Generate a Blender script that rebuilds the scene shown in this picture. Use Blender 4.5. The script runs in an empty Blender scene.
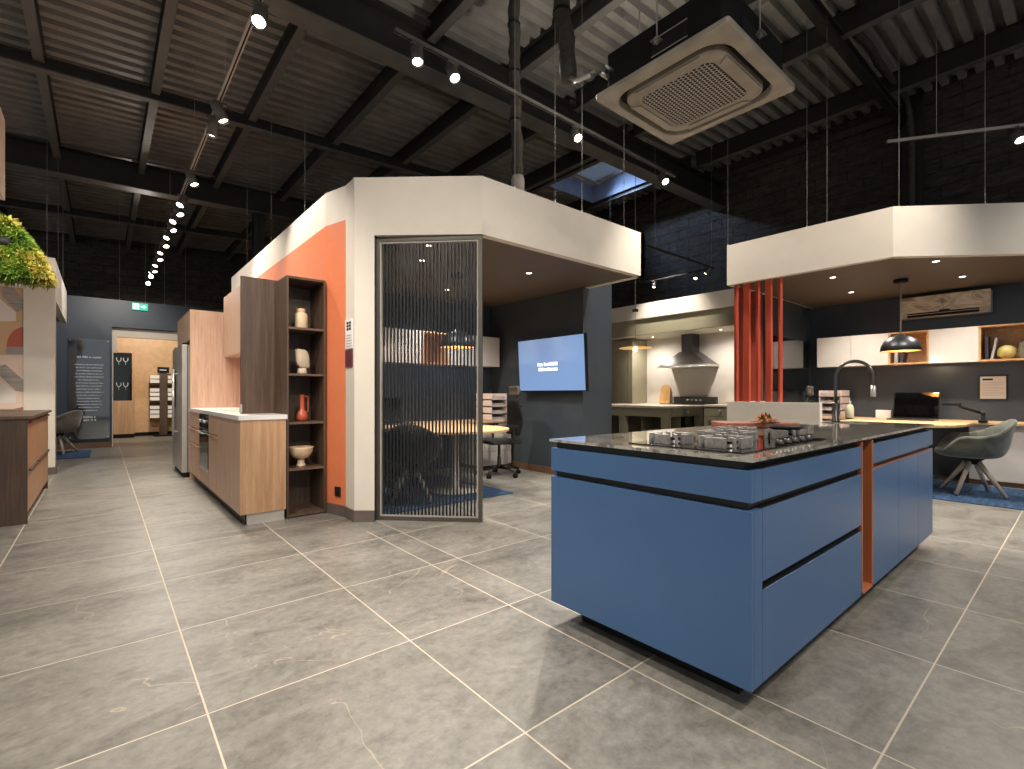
import bpy, bmesh, math, random
from mathutils import Vector, Matrix, Euler
random.seed(7)
C = bpy.context.scene.collection
PI = math.pi
H = 1.145
TH = math.atan2(487, 578)          # room axes against the camera heading
FXX, FXY = math.sin(math.atan2(487, 578)), math.cos(math.atan2(487, 578))

# ------------------------------------------------------------------ colours and materials
def lin(v):
    v /= 255.0
    return v / 12.92 if v <= 0.04045 else ((v + 0.055) / 1.055) ** 2.4
def rgb(r, g, b): return (lin(r), lin(g), lin(b), 1.0)
MATS = {}
def newmat(name):
    m = bpy.data.materials.new(name); m.use_nodes = True
    nt = m.node_tree; nt.nodes.clear()
    out = nt.nodes.new('ShaderNodeOutputMaterial'); b = nt.nodes.new('ShaderNodeBsdfPrincipled')
    nt.links.new(b.outputs[0], out.inputs[0])
    MATS[name] = m
    return m, nt, b
def N(nt, kind, **kw):
    n = nt.nodes.new(kind)
    for k, v in kw.items(): setattr(n, k, v)
    return n
def ramp(nt, fac, stops):
    r = N(nt, 'ShaderNodeValToRGB'); e = r.color_ramp.elements
    while len(e) < len(stops): e.new(0.5)
    for el, (p, c) in zip(e, stops): el.position = p; el.color = c
    nt.links.new(fac, r.inputs[0]); return r.outputs[0]
def coords(nt, scale=(1, 1, 1), rot=(0, 0, 0)):
    t = N(nt, 'ShaderNodeTexCoord'); mp = N(nt, 'ShaderNodeMapping')
    mp.inputs['Scale'].default_value = scale; mp.inputs['Rotation'].default_value = rot
    nt.links.new(t.outputs['Object'], mp.inputs[0]); return mp.outputs[0]
def noise(nt, vec, scale=5, detail=4, rough=.55, dist=0):
    n = N(nt, 'ShaderNodeTexNoise')
    n.inputs['Scale'].default_value = scale; n.inputs['Detail'].default_value = detail
    n.inputs['Roughness'].default_value = rough; n.inputs['Distortion'].default_value = dist
    nt.links.new(vec, n.inputs['Vector']); return n.outputs[0]
def math_(nt, op, a, b=None, c=None):
    n = N(nt, 'ShaderNodeMath', operation=op)
    for i, v in enumerate((a, b, c)):
        if v is None: continue
        if isinstance(v, (int, float)): n.inputs[i].default_value = v
        else: nt.links.new(v, n.inputs[i])
    return n.outputs[0]
def mixc(nt, fac, a, b, mode='MIX'):
    n = N(nt, 'ShaderNodeMix', data_type='RGBA', blend_type=mode)
    for s, v in ((n.inputs[0], fac), (n.inputs[6], a), (n.inputs[7], b)):
        if isinstance(v, (int, float)): s.default_value = v
        elif isinstance(v, tuple): s.default_value = v
        else: nt.links.new(v, s)
    return n.outputs[2]
def bump(nt, b, h, strength=.3, dist=.01):
    n = N(nt, 'ShaderNodeBump'); n.inputs['Strength'].default_value = strength; n.inputs['Distance'].default_value = dist
    nt.links.new(h, n.inputs['Height']); nt.links.new(n.outputs[0], b.inputs['Normal'])
def plain(name, col, rough=.5, metal=0.0, var=.06, vscale=6, coat=0, emit=None, estr=0, spec=.5, bmp=0):
    m, nt, b = newmat(name)
    v = noise(nt, coords(nt), vscale, 5)
    dark = tuple(c * (1 - var) for c in col[:3]) + (1,); light = tuple(min(1, c * (1 + var)) for c in col[:3]) + (1,)
    nt.links.new(ramp(nt, v, [(.35, dark), (.65, light)]), b.inputs['Base Color'])
    b.inputs['Roughness'].default_value = rough; b.inputs['Metallic'].default_value = metal
    b.inputs['Coat Weight'].default_value = coat; b.inputs['Specular IOR Level'].default_value = spec
    if bmp: bump(nt, b, v, bmp)
    if emit:
        b.inputs['Emission Color'].default_value = emit; b.inputs['Emission Strength'].default_value = estr
        m.cycles.emission_sampling = 'NONE'
    return m
def wood(name, c1, c2, axis='Z', rough=.45, scale=1.0, coat=0):
    m, nt, b = newmat(name)
    s = {'X': (.7, 14, 14), 'Y': (14, .7, 14), 'Z': (14, 14, .7)}[axis]
    v = coords(nt, tuple(k * scale for k in s))
    n1 = noise(nt, v, 2.2, 8, .6, .6)
    s2 = tuple(k * scale * 5 for k in s)
    n2 = noise(nt, coords(nt, s2), 2.5, 4, .6)
    f = math_(nt, 'ADD', math_(nt, 'MULTIPLY', n1, .7), math_(nt, 'MULTIPLY', n2, .3))
    nt.links.new(ramp(nt, f, [(.36, c1), (.62, c2)]), b.inputs['Base Color'])
    b.inputs['Roughness'].default_value = rough; b.inputs['Coat Weight'].default_value = coat
    bump(nt, b, n2, .08, .004)
    return m

def floor_mat():
    m, nt, b = newmat('slate_tile')
    v = coords(nt); sep = N(nt, 'ShaderNodeSeparateXYZ'); nt.links.new(v, sep.inputs[0])
    ux = math_(nt, 'DIVIDE', math_(nt, 'SUBTRACT', sep.outputs[0], .29), .805)
    uy = math_(nt, 'DIVIDE', math_(nt, 'SUBTRACT', sep.outputs[1], 2.035), .805)
    def line(u):
        f = math_(nt, 'FRACT', math_(nt, 'ADD', u, 100))
        return math_(nt, 'MINIMUM', f, math_(nt, 'SUBTRACT', 1.0, f))
    d = math_(nt, 'MINIMUM', line(ux), line(uy))
    ex = math_(nt, 'MULTIPLY', math_(nt, 'LESS_THAN', math_(nt, 'ABSOLUTE', math_(nt, 'SUBTRACT', sep.outputs[0], 1.69)), .0036), math_(nt, 'LESS_THAN', sep.outputs[1], 3.9))
    g = math_(nt, 'MAXIMUM', math_(nt, 'LESS_THAN', d, .0040), ex)
    cell = N(nt, 'ShaderNodeCombineXYZ')
    nt.links.new(math_(nt, 'FLOOR', ux), cell.inputs[0]); nt.links.new(math_(nt, 'FLOOR', uy), cell.inputs[1])
    wn = N(nt, 'ShaderNodeTexWhiteNoise'); nt.links.new(cell.outputs[0], wn.inputs[0])
    off = N(nt, 'ShaderNodeVectorMath', operation='SCALE'); nt.links.new(wn.outputs[1], off.inputs[0]); off.inputs[3].default_value = 40
    vv = N(nt, 'ShaderNodeVectorMath', operation='ADD'); nt.links.new(v, vv.inputs[0]); nt.links.new(off.outputs[0], vv.inputs[1])
    mp = N(nt, 'ShaderNodeMapping'); mp.inputs['Scale'].default_value = (.9, 1.6, 1); mp.inputs['Rotation'].default_value = (0, 0, .35)
    nt.links.new(vv.outputs[0], mp.inputs[0])
    big = noise(nt, mp.outputs[0], 2.2, 12, .70, .5)
    fine = noise(nt, vv.outputs[0], 22, 8, .75, .2)
    base = ramp(nt, big, [(.32, rgb(82, 79, 73)), (.43, rgb(124, 121, 114)), (.56, rgb(156, 152, 144)), (.70, rgb(104, 101, 94))])
    base = mixc(nt, .42, base, ramp(nt, fine, [(.34, rgb(92, 89, 82)), (.66, rgb(164, 160, 151))]))
    tone = math_(nt, 'ADD', .90, math_(nt, 'MULTIPLY', wn.outputs[0], .18))
    tc = N(nt, 'ShaderNodeCombineColor'); [nt.links.new(tone, tc.inputs[i]) for i in range(3)]
    base = mixc(nt, 1.0, base, tc.outputs[0], 'MULTIPLY')
    # quartz-like veins
    vn = noise(nt, mp.outputs[0], .9, 3, .5, 1.5)
    ridge = math_(nt, 'LESS_THAN', math_(nt, 'ABSOLUTE', math_(nt, 'SUBTRACT', vn, .5)), .0022)
    gate = math_(nt, 'GREATER_THAN', noise(nt, vv.outputs[0], 1.3, 1), .58)
    base = mixc(nt, math_(nt, 'MULTIPLY', math_(nt, 'MULTIPLY', ridge, gate), .5), base, rgb(196, 180, 156))
    col = mixc(nt, g, base, rgb(214, 202, 182))
    nt.links.new(col, b.inputs['Base Color'])
    r = math_(nt, 'ADD', .26, math_(nt, 'MULTIPLY', fine, .26))
    nt.links.new(math_(nt, 'MAXIMUM', r, math_(nt, 'MULTIPLY', g, .7)), b.inputs['Roughness'])
    b.inputs['Specular IOR Level'].default_value = .45
    h = math_(nt, 'SUBTRACT', math_(nt, 'ADD', math_(nt, 'MULTIPLY', big, .6), math_(nt, 'MULTIPLY', fine, .25)), math_(nt, 'MULTIPLY', g, .5))
    bump(nt, b, h, .25, .006)
    return m
def marble_mat():
    m, nt, b = newmat('dark_marble')
    v = coords(nt, (1, 1, 1), (0, 0, .6))
    n1 = noise(nt, v, 1.8, 10, .65, 2.2)
    n2 = noise(nt, v, 9, 8, .7, 1.0)
    f = math_(nt, 'ADD', math_(nt, 'MULTIPLY', n1, .7), math_(nt, 'MULTIPLY', n2, .3))
    nt.links.new(ramp(nt, f, [(.34, rgb(84, 82, 76)), (.43, rgb(146, 142, 132)), (.51, rgb(196, 190, 178)), (.56, rgb(112, 108, 100)), (.68, rgb(206, 199, 186))]), b.inputs['Base Color'])
    b.inputs['Roughness'].default_value = .06; b.inputs['Coat Weight'].default_value = 1.0; b.inputs['Coat Roughness'].default_value = .03
    return m
def blockwork_mat():
    m, nt, b = newmat('black_blockwork')
    t = N(nt, 'ShaderNodeTexCoord'); sep = N(nt, 'ShaderNodeSeparateXYZ'); nt.links.new(t.outputs['Object'], sep.inputs[0])
    cb = N(nt, 'ShaderNodeCombineXYZ'); nt.links.new(math_(nt, 'ADD', sep.outputs[0], sep.outputs[1]), cb.inputs[0]); nt.links.new(sep.outputs[2], cb.inputs[1])
    br = N(nt, 'ShaderNodeTexBrick'); nt.links.new(cb.outputs[0], br.inputs[0])
    br.inputs['Scale'].default_value = 1; br.inputs['Brick Width'].default_value = .5; br.inputs['Row Height'].default_value = .22; br.inputs['Mortar Size'].default_value = .012
    br.inputs['Color1'].default_value = rgb(54, 49, 44); br.inputs['Color2'].default_value = rgb(80, 73, 65); br.inputs['Mortar'].default_value = rgb(24, 22, 21)
    n = noise(nt, coords(nt, (1, 1, 3)), 5, 8, .7, 1)
    nt.links.new(mixc(nt, .5, br.outputs[0], ramp(nt, n, [(.38, rgb(34, 31, 28)), (.66, rgb(98, 90, 80))])), b.inputs['Base Color'])
    b.inputs['Roughness'].default_value = .42
    bump(nt, b, math_(nt, 'SUBTRACT', n, br.outputs[1]), 1.0, .05)
    return m
def grille_mat():
    m, nt, b = newmat('perforated_grille')
    v = coords(nt); sep = N(nt, 'ShaderNodeSeparateXYZ'); nt.links.new(v, sep.inputs[0])
    p = .027
    uy = math_(nt, 'DIVIDE', sep.outputs[1], p)
    ux = math_(nt, 'ADD', math_(nt, 'DIVIDE', sep.outputs[0], p), math_(nt, 'MULTIPLY', math_(nt, 'MODULO', math_(nt, 'FLOOR', math_(nt, 'ADD', uy, 200)), 2), .5))
    fx = math_(nt, 'SUBTRACT', math_(nt, 'FRACT', math_(nt, 'ADD', ux, 200)), .5); fy = math_(nt, 'SUBTRACT', math_(nt, 'FRACT', math_(nt, 'ADD', uy, 200)), .5)
    r = math_(nt, 'SQRT', math_(nt, 'ADD', math_(nt, 'MULTIPLY', fx, fx), math_(nt, 'MULTIPLY', fy, fy)))
    hole = math_(nt, 'LESS_THAN', r, .43)
    nt.links.new(mixc(nt, hole, rgb(186, 178, 168), rgb(6, 6, 6)), b.inputs['Base Color'])
    b.inputs['Roughness'].default_value = .5
    bump(nt, b, math_(nt, 'SUBTRACT', 1.0, hole), .5, .004)
    return m
def glass_mat(name, tint=(1, 1, 1, 1), gloss=.12, rough=.02, ior=1.45):
    m = bpy.data.materials.new(name); m.use_nodes = True; nt = m.node_tree; nt.nodes.clear(); MATS[name] = m
    out = N(nt, 'ShaderNodeOutputMaterial'); mx = N(nt, 'ShaderNodeMixShader'); tr = N(nt, 'ShaderNodeBsdfTransparent'); gl = N(nt, 'ShaderNodeBsdfGlossy')
    fr = N(nt, 'ShaderNodeFresnel'); fr.inputs[0].default_value = ior
    tr.inputs[0].default_value = tint; gl.inputs['Roughness'].default_value = rough
    nt.links.new(math_(nt, 'ADD', math_(nt, 'MULTIPLY', fr.outputs[0], .8), gloss), mx.inputs[0])
    nt.links.new(tr.outputs[0], mx.inputs[1]); nt.links.new(gl.outputs[0], mx.inputs[2]); nt.links.new(mx.outputs[0], out.inputs[0])
    return m
def veined_mat():
    m, nt, b = newmat('veined_panel')
    n1 = noise(nt, coords(nt, (1, 1.0, 2.2), (.7, .2, 0)), 1.5, 4, .5, 1.6)
    nt.links.new(ramp(nt, n1, [(.36, rgb(150, 136, 116)), (.44, rgb(216, 206, 190)), (.50, rgb(186, 172, 152)), (.56, rgb(224, 216, 202)), (.68, rgb(206, 194, 176))]), b.inputs['Base Color'])
    b.inputs['Roughness'].default_value = .2
    return m
def velvet_mat(name, c1, c2):
    m, nt, b = newmat(name)
    n1 = noise(nt, coords(nt), 4, 6, .6, .8)
    nt.links.new(ramp(nt, n1, [(.35, c1), (.68, c2)]), b.inputs['Base Color'])
    b.inputs['Roughness'].default_value = .85; b.inputs['Sheen Weight'].default_value = .5; b.inputs['Sheen Roughness'].default_value = .4
    bump(nt, b, noise(nt, coords(nt), 160, 2), .15, .002)
    return m
def carpet_mat():
    m, nt, b = newmat('blue_carpet')
    n1 = noise(nt, coords(nt, (1, 6, 1)), 5, 6, .7, .4); n2 = noise(nt, coords(nt), 120, 2)
    nt.links.new(ramp(nt, n1, [(.3, rgb(34, 54, 80)), (.5, rgb(56, 86, 122)), (.7, rgb(84, 116, 154))]), b.inputs['Base Color'])
    b.inputs['Roughness'].default_value = .95; bump(nt, b, n2, .5, .006)
    return m
def moss_mat(name, stops):
    m, nt, b = newmat(name)
    n1 = noise(nt, coords(nt), 5, 4, .6, .6)
    nt.links.new(ramp(nt, n1, stops), b.inputs['Base Color']); b.inputs['Roughness'].default_value = .8
    return m

floor_mat(); marble_mat(); blockwork_mat(); grille_mat(); veined_mat(); carpet_mat()
velvet_mat('green_velvet', rgb(66, 70, 64), rgb(112, 114, 104)); velvet_mat('charcoal_velvet', rgb(38, 39, 40), rgb(66, 67, 67)); velvet_mat('taupe_velvet', rgb(92, 86, 78), rgb(138, 130, 118))
glass_mat('clear_glass', (.93, .95, .96, 1), .04); glass_mat('smoked_glass', (.90, .91, .93, 1), .02, .06, 1.3); glass_mat('dark_glass', (.42, .48, .48, 1), .03)
glass_mat('skylight_glass', (.80, .88, 1, 1), .03, .1); glass_mat('acrylic', (.80, .83, .86, 1), .10, .04)
plain('cream_paint', rgb(224, 214, 200), .6, var=.02); plain('white_lacquer', rgb(226, 218, 208), .22, var=.02, coat=.3); plain('warm_white', rgb(232, 224, 210), .5, var=.02)
plain('taupe_soffit', rgb(96, 85, 73), .6, var=.03); plain('booth_dark', rgb(68, 75, 82), .24, var=.06, vscale=2); plain('navy_paint', rgb(58, 69, 84), .38, var=.05, vscale=2)
plain('orange_paint', rgb(226, 128, 86), .5, var=.03); plain('deck_black', rgb(146, 142, 137), .32, var=.15, vscale=3, spec=.9); plain('steel_black', rgb(40, 38, 36), .5, var=.15); plain('steel_grey', rgb(98, 95, 91), .4, var=.12)
plain('kitchen_blue', rgb(74, 109, 154), .3, var=.03, vscale=2); plain('gap_black', rgb(14, 14, 15), .35); plain('black_plastic', rgb(26, 26, 27), .4); plain('matte_black', rgb(22, 21, 21), .75, spec=.25)
plain('copper_lacquer', rgb(204, 126, 88), .35, metal=.2, var=.08); plain('niche_shade_brown', rgb(158, 92, 60), .35, var=.08); plain('terracotta', rgb(192, 78, 52), .45, var=.05); plain('terracotta_dark', rgb(150, 62, 44), .5, var=.05)
plain('steel', rgb(200, 197, 192), .3, metal=.75, var=.04); plain('plinth_steel', rgb(214, 208, 198), .35, metal=.3, var=.03); plain('brushed_steel', rgb(186, 180, 172), .36, metal=.55, var=.06); plain('cast_iron', rgb(150, 145, 142), .4, metal=.3, var=.25, vscale=60); plain('gunmetal', rgb(100, 96, 94), .28, metal=.9)
plain('sage', rgb(150, 143, 120), .45, var=.03); plain('sage_dark', rgb(104, 98, 78), .5, var=.03); plain('ivory_top', rgb(222, 210, 190), .35, var=.03)
plain('white_top', rgb(232, 230, 226), .3, var=.02); plain('plinth_tile', rgb(104, 92, 84), .4, var=.1); plain('plinth_wood', rgb(112, 84, 64), .45, var=.12)
plain('frame_bronze', rgb(92, 86, 78), .4, metal=.4); plain('slat_dark', rgb(34, 35, 38), .35, metal=.3)
plain('ac_panel', rgb(164, 154, 140), .42, var=.16, vscale=5); plain('ac_flap', rgb(160, 150, 138), .4, var=.1); plain('duct_wrap', rgb(62, 56, 50), .7, var=.3, vscale=20, bmp=.5)
plain('lamp_grey', rgb(176, 168, 158), .4, var=.05); plain('head_grey', rgb(98, 94, 90), .4, metal=.3); plain('lens', rgb(255, 244, 226), .3, emit=(1, .90, .76, 1), estr=14); plain('lens_soft', rgb(255, 240, 220), .3, emit=(1, .88, .72, 1), estr=6)
plain('wire', rgb(170, 166, 160), .4, metal=.5); plain('paper', rgb(238, 234, 230), .7, var=.03); plain('print_black', rgb(30, 28, 28), .7); plain('print_white', rgb(206, 212, 218), .6); plain('maroon', rgb(98, 46, 60), .5)
plain('ceramic_cream', rgb(226, 204, 168), .45, var=.08); plain('ceramic_sand', rgb(206, 190, 166), .7, var=.1, bmp=.3); plain('ceramic_red', rgb(192, 92, 64), .35, var=.06); plain('ceramic_bowl', rgb(222, 196, 162), .5, var=.12)
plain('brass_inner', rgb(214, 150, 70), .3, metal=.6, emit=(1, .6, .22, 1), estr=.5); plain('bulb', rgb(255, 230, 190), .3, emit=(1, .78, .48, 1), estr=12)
plain('screen_blue', rgb(60, 90, 140), .12, var=.01, emit=(.32, .47, .76, 1), estr=.62, coat=.2); plain('screen_text', rgb(240, 240, 245), .3, emit=(1, 1, 1, 1), estr=1.0); plain('screen_black', rgb(8, 8, 9), .04, coat=.4)
plain('exit_green', rgb(30, 170, 130), .4, emit=(.03, .50, .33, 1), estr=.9); plain('exit_white', rgb(240, 255, 250), .4, emit=(.75, 1, .92, 1), estr=1.1)
plain('glass_globe', rgb(206, 190, 120), .2, var=.2, vscale=8, coat=.4); plain('stone_grey', rgb(120, 118, 104), .6, var=.3, vscale=30); plain('tray_pink', rgb(222, 204, 196), .35, var=.04); plain('book_dark', rgb(52, 46, 52), .6); plain('book_pale', rgb(176, 170, 166), .6)
plain('soap', rgb(206, 208, 178), .2, var=.1); plain('petal', rgb(150, 104, 60), .8, var=.4, vscale=60); plain('leaf_dark', rgb(34, 30, 24), .7); plain('board_red', rgb(138, 80, 62), .6, var=.2, vscale=30)
plain('shaft_blue', rgb(150, 165, 195), .6, var=.05); plain('mural_tan', rgb(206, 168, 128), .6, var=.05); plain('mural_pink', rgb(228, 200, 182), .6, var=.03); plain('mural_red', rgb(176, 92, 70), .6, var=.08); plain('mural_white', rgb(228, 216, 204), .6, var=.02)
wood('mural_grey', rgb(140, 130, 122), rgb(178, 166, 154), 'X')
wood('oak', rgb(176, 134, 98), rgb(204, 164, 126)); wood('oak_pink', rgb(178, 142, 120), rgb(206, 172, 148)); wood('oak_desk', rgb(206, 164, 116), rgb(232, 194, 146), 'Y'); wood('oak_desk_x', rgb(206, 164, 116), rgb(232, 194, 146), 'X')
wood('dark_oak', rgb(68, 51, 40), rgb(98, 77, 62)); wood('dark_oak_x', rgb(84, 66, 54), rgb(116, 94, 78), 'Y'); plain('osb', rgb(218, 178, 134), .5, var=.08, vscale=7); wood('leg_wood', rgb(166, 156, 142), rgb(202, 190, 174)); wood('board_oak', rgb(198, 148, 92), rgb(226, 180, 124)); wood('niche_oak', rgb(186, 140, 94), rgb(214, 170, 122), 'Y')
moss_mat('moss_base', [(.3, rgb(28, 40, 10)), (.5, rgb(72, 92, 22)), (.7, rgb(110, 120, 30))])
moss_mat('moss_yellow', [(.3, rgb(176, 170, 70)), (.55, rgb(216, 204, 100)), (.75, rgb(236, 224, 150))])
moss_mat('moss_green', [(.3, rgb(70, 112, 30)), (.55, rgb(122, 158, 48)), (.75, rgb(176, 190, 76))])
moss_mat('moss_bright', [(.3, rgb(20, 110, 40)), (.7, rgb(60, 170, 60))])

# ------------------------------------------------------------------ mesh builder
class MB:
    def __init__(s): s.v = []; s.f = []; s.m = []; s.sm = []; s.mats = []
    def mi(s, mat):
        if mat not in s.mats: s.mats.append(mat)
        return s.mats.index(mat)
    def add(s, vs, fs, mat, smooth=False, M=None):
        k = len(s.v); i = s.mi(mat)
        s.v += [tuple(M @ Vector(p)) if M is not None else tuple(p) for p in vs]
        for f in fs: s.f.append(tuple(q + k for q in f)); s.m.append(i); s.sm.append(smooth)
        return s
    def box(s, x0, x1, y0, y1, z0, z1, mat, M=None):
        if x0 > x1: x0, x1 = x1, x0
        if y0 > y1: y0, y1 = y1, y0
        v = [(x0,y0,z0),(x1,y0,z0),(x1,y1,z0),(x0,y1,z0),(x0,y0,z1),(x1,y0,z1),(x1,y1,z1),(x0,y1,z1)]
        return s.add(v, [(0,3,2,1),(4,5,6,7),(0,1,5,4),(1,2,6,5),(2,3,7,6),(3,0,4,7)], mat, False, M)
    def frame(s, x0, x1, z0, z1, y0, y1, w, mat, M=None):       # upright rectangular frame in the XZ plane
        s.box(x0, x0 + w, y0, y1, z0, z1, mat, M); s.box(x1 - w, x1, y0, y1, z0, z1, mat, M)
        s.box(x0 + w, x1 - w, y0, y1, z1 - w, z1, mat, M); return s.box(x0 + w, x1 - w, y0, y1, z0, z0 + w, mat, M)
    def prism(s, poly, z0, z1, mat, mats=None):                  # poly counter-clockwise; mats: one per edge
        n = len(poly)
        v = [(x, y, z0) for x, y in poly] + [(x, y, z1) for x, y in poly]
        s.add(v, [tuple(range(n - 1, -1, -1)), tuple(range(n, 2 * n))], mat)
        k = len(s.v) - 2 * n
        for i in range(n):
            j = (i + 1) % n
            s.f.append((k + i, k + j, k + n + j, k + n + i)); s.m.append(s.mi(mats[i] if mats else mat)); s.sm.append(False)
        return s
    def lathe(s, prof, mat, n=28, M=None, smooth=True, sx=1, sy=1, cap=True):
        v = []; f = []
        for r, z in prof:
            for i in range(n):
                a = 2 * PI * i / n; v.append((r * math.cos(a) * sx, r * math.sin(a) * sy, z))
        for k in range(len(prof) - 1):
            for i in range(n):
                j = (i + 1) % n; f.append((k*n+i, k*n+j, (k+1)*n+j, (k+1)*n+i))
        if cap and prof[0][0] > 1e-6: f.append(tuple(range(n - 1, -1, -1)))
        if cap and prof[-1][0] > 1e-6: f.append(tuple(range((len(prof) - 1) * n, len(prof) * n)))
        return s.add(v, f, mat, smooth, M)
    def tube(s, pts, r, mat, n=10, smooth=True, cap=True):
        pts = [Vector(p) for p in pts]; rs = r if isinstance(r, (list, tuple)) else [r] * len(pts)
        v = []; f = []; u = None
        for i, p in enumerate(pts):
            d = (pts[min(i + 1, len(pts) - 1)] - pts[max(i - 1, 0)]).normalized()
            if u is None:
                u = d.orthogonal().normalized()
            u = (u - d * u.dot(d)).normalized(); w = d.cross(u)
            for k in range(n):
                a = 2 * PI * k / n; v.append(p + (u * math.cos(a) + w * math.sin(a)) * rs[i])
        for i in range(len(pts) - 1):
            for k in range(n):
                j = (k + 1) % n; f.append((i*n+k, i*n+j, (i+1)*n+j, (i+1)*n+k))
        if cap: f.append(tuple(range(n - 1, -1, -1))); f.append(tuple(range((len(pts) - 1) * n, len(pts) * n)))
        return s.add(v, f, mat, smooth)
    def build(s, name, parent=None, bevel=0, loc=None, solid=0, sub=0):
        me = bpy.data.meshes.new(name); me.from_pydata(s.v, [], s.f)
        for m in s.mats: me.materials.append(MATS[m])
        me.polygons.foreach_set('material_index', s.m); me.polygons.foreach_set('use_smooth', s.sm); me.update()
        o = bpy.data.objects.new(name, me); C.objects.link(o)
        if parent is not None: o.parent = parent
        if loc is not None: o.location = loc
        if solid:
            md = o.modifiers.new('thick', 'SOLIDIFY'); md.thickness = solid; md.offset = 0
        if bevel:
            md = o.modifiers.new('edge', 'BEVEL'); md.width = bevel; md.segments = 2; md.limit_method = 'ANGLE'; md.angle_limit = .6
        if sub:
            md = o.modifiers.new('smooth', 'SUBSURF'); md.levels = sub; md.render_levels = sub
        return o
def tag(o, label, cat, group=None):
    o['label'] = label; o['category'] = cat
    if group: o['group'] = group
    return o
def thing(name, label, cat, loc=(0, 0, 0), rz=0, group=None):
    o = bpy.data.objects.new(name, None); C.objects.link(o); o.empty_display_size = .1
    o.location = loc; o.rotation_euler = (0, 0, rz)
    return tag(o, label, cat, group)
def struct(o): o['kind'] = 'structure'; return o
def part(o, label): o['label'] = label; return o
def dup(root, loc, rz, label, rot=None):
    r = root.copy(); C.objects.link(r); r.location = loc; r.rotation_euler = rot if rot else (0, 0, rz); r['label'] = label
    for ch in list(root.children):
        c = ch.copy(); C.objects.link(c); c.parent = r
        for g in ch.children:
            d = g.copy(); C.objects.link(d); d.parent = c
    return r
def spot_light(name, loc, target, power, size=1.2, blend=.6, col=(1, .91, .80), parent=None, rad=.05):
    l = bpy.data.lights.new(name, 'SPOT'); l.energy = power; l.spot_size = size; l.spot_blend = blend; l.color = col; l.shadow_soft_size = rad
    o = bpy.data.objects.new(name, l); C.objects.link(o); o.location = loc
    d = Vector(target) - Vector(loc); o.rotation_euler = d.to_track_quat('-Z', 'Y').to_euler()
    return o
ORD = ['first', 'second', 'third', 'fourth', 'fifth', 'sixth', 'seventh', 'eighth', 'ninth', 'tenth', 'eleventh', 'twelfth', 'thirteenth', 'fourteenth', 'fifteenth', 'sixteenth', 'seventeenth', 'eighteenth', 'nineteenth', 'twentieth']
def rot_between(d):        # matrix turning -Z to direction d
    return Vector(d).to_track_quat('-Z', 'Y').to_matrix().to_4x4()

# ================================================================== SETTING
XL, XR, YN, YF = -6.5, 10.0, -5.0, 17.2
struct(MB().box(XL, XR + .3, YN, YF + .3, -.12, 0, 'slate_tile').build('floor'))
def roof_z(x): return 5.37 + .056 * x
SKX0, SKX1, SKY0, SKY1 = 7.2, 8.85, 5.9, 7.55
mb = MB()
y = YN; pitch = .21
ribs = [0, .092, .102, .190, .200]     # low pan, rise, top, fall
zz = [0, 0, .10, .10, 0]
ys = []
while y < YF:
    for a, b in zip(ribs, zz): ys.append((y + a, b))
    y += .2
ys.append((y, 0))
for (ya, za), (yb, zb) in zip(ys, ys[1:]):
    spans = [(XL, SKX0), (SKX1, XR + .3)] if (yb > SKY0 and ya < SKY1) else [(XL, XR + .3)]
    for xa, xb in spans:
        mb.add([(xa, ya, roof_z(xa) + za), (xb, ya, roof_z(xb) + za), (xb, yb, roof_z(xb) + zb), (xa, yb, roof_z(xa) + zb)], [(0, 1, 2, 3)], 'deck_black')
struct(mb.build('ceiling'))
TR = [0]
def trim(mbx):
    TR[0] += 1
    return struct(mbx.build('trim_%d' % TR[0]))
def ibeam_y(x, y0, y1, zb, h=.2, w=.1, lower='steel_grey'):
    m = MB(); m.box(x - w/2, x + w/2, y0, y1, zb, zb + .012, lower); m.box(x - .006, x + .006, y0, y1, zb + .012, zb + h - .012, 'steel_black'); m.box(x - w/2, x + w/2, y0, y1, zb + h - .012, zb + h, 'steel_black'); return m
for xe in (-2.9, -1.74, -.58, .55, 1.69, 2.87, 4.03, 5.15, 6.38, 7.75, 9.0):
    c = xe / 4.005; x = 3.975 * c / (1 - .05 * c)
    if SKX0 - .06 < x < SKX1 + .06: x = SKX1 + .08
    zb = 5.12 + .05 * x
    for a, b in ((YN, 4.98), (5.1, 11.14), (11.26, YF)):
        trim(ibeam_y(x, a, b, zb, roof_z(x) - zb))
trim(ibeam_y(SKX0 - .08, 5.1, 11.14, 5.5, .25))
def ibeam_x(y, x0, x1, z0, s, h, w, lower='steel_grey'):
    m = MB()
    def sl(ya, yb, a, b, mat):
        v = [(x0, ya, z0 + s*x0 + a), (x1, ya, z0 + s*x1 + a), (x1, yb, z0 + s*x1 + a), (x0, yb, z0 + s*x0 + a), (x0, ya, z0 + s*x0 + b), (x1, ya, z0 + s*x1 + b), (x1, yb, z0 + s*x1 + b), (x0, yb, z0 + s*x0 + b)]
        m.add(v, [(0,3,2,1),(4,5,6,7),(0,1,5,4),(1,2,6,5),(2,3,7,6),(3,0,4,7)], mat)
    sl(y - w/2, y + w/2, 0, .018, lower); sl(y - .01, y + .01, .018, h - .018, 'steel_black'); sl(y - w/2, y + w/2, h - .018, h, 'steel_black'); return m
trim(ibeam_x(5.04, XL, XR, 4.84, .02, .48, .26)); trim(ibeam_x(11.2, XL, XR, 4.84, .025, .46, .26))
for yb in (8.05, 14.2): trim(ibeam_x(yb, XL, XR, 5.02, .045, .16, .1))
trim(ibeam_x(1.95, 2, XR, 5.02, .045, .16, .1, 'steel_black'))
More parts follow.
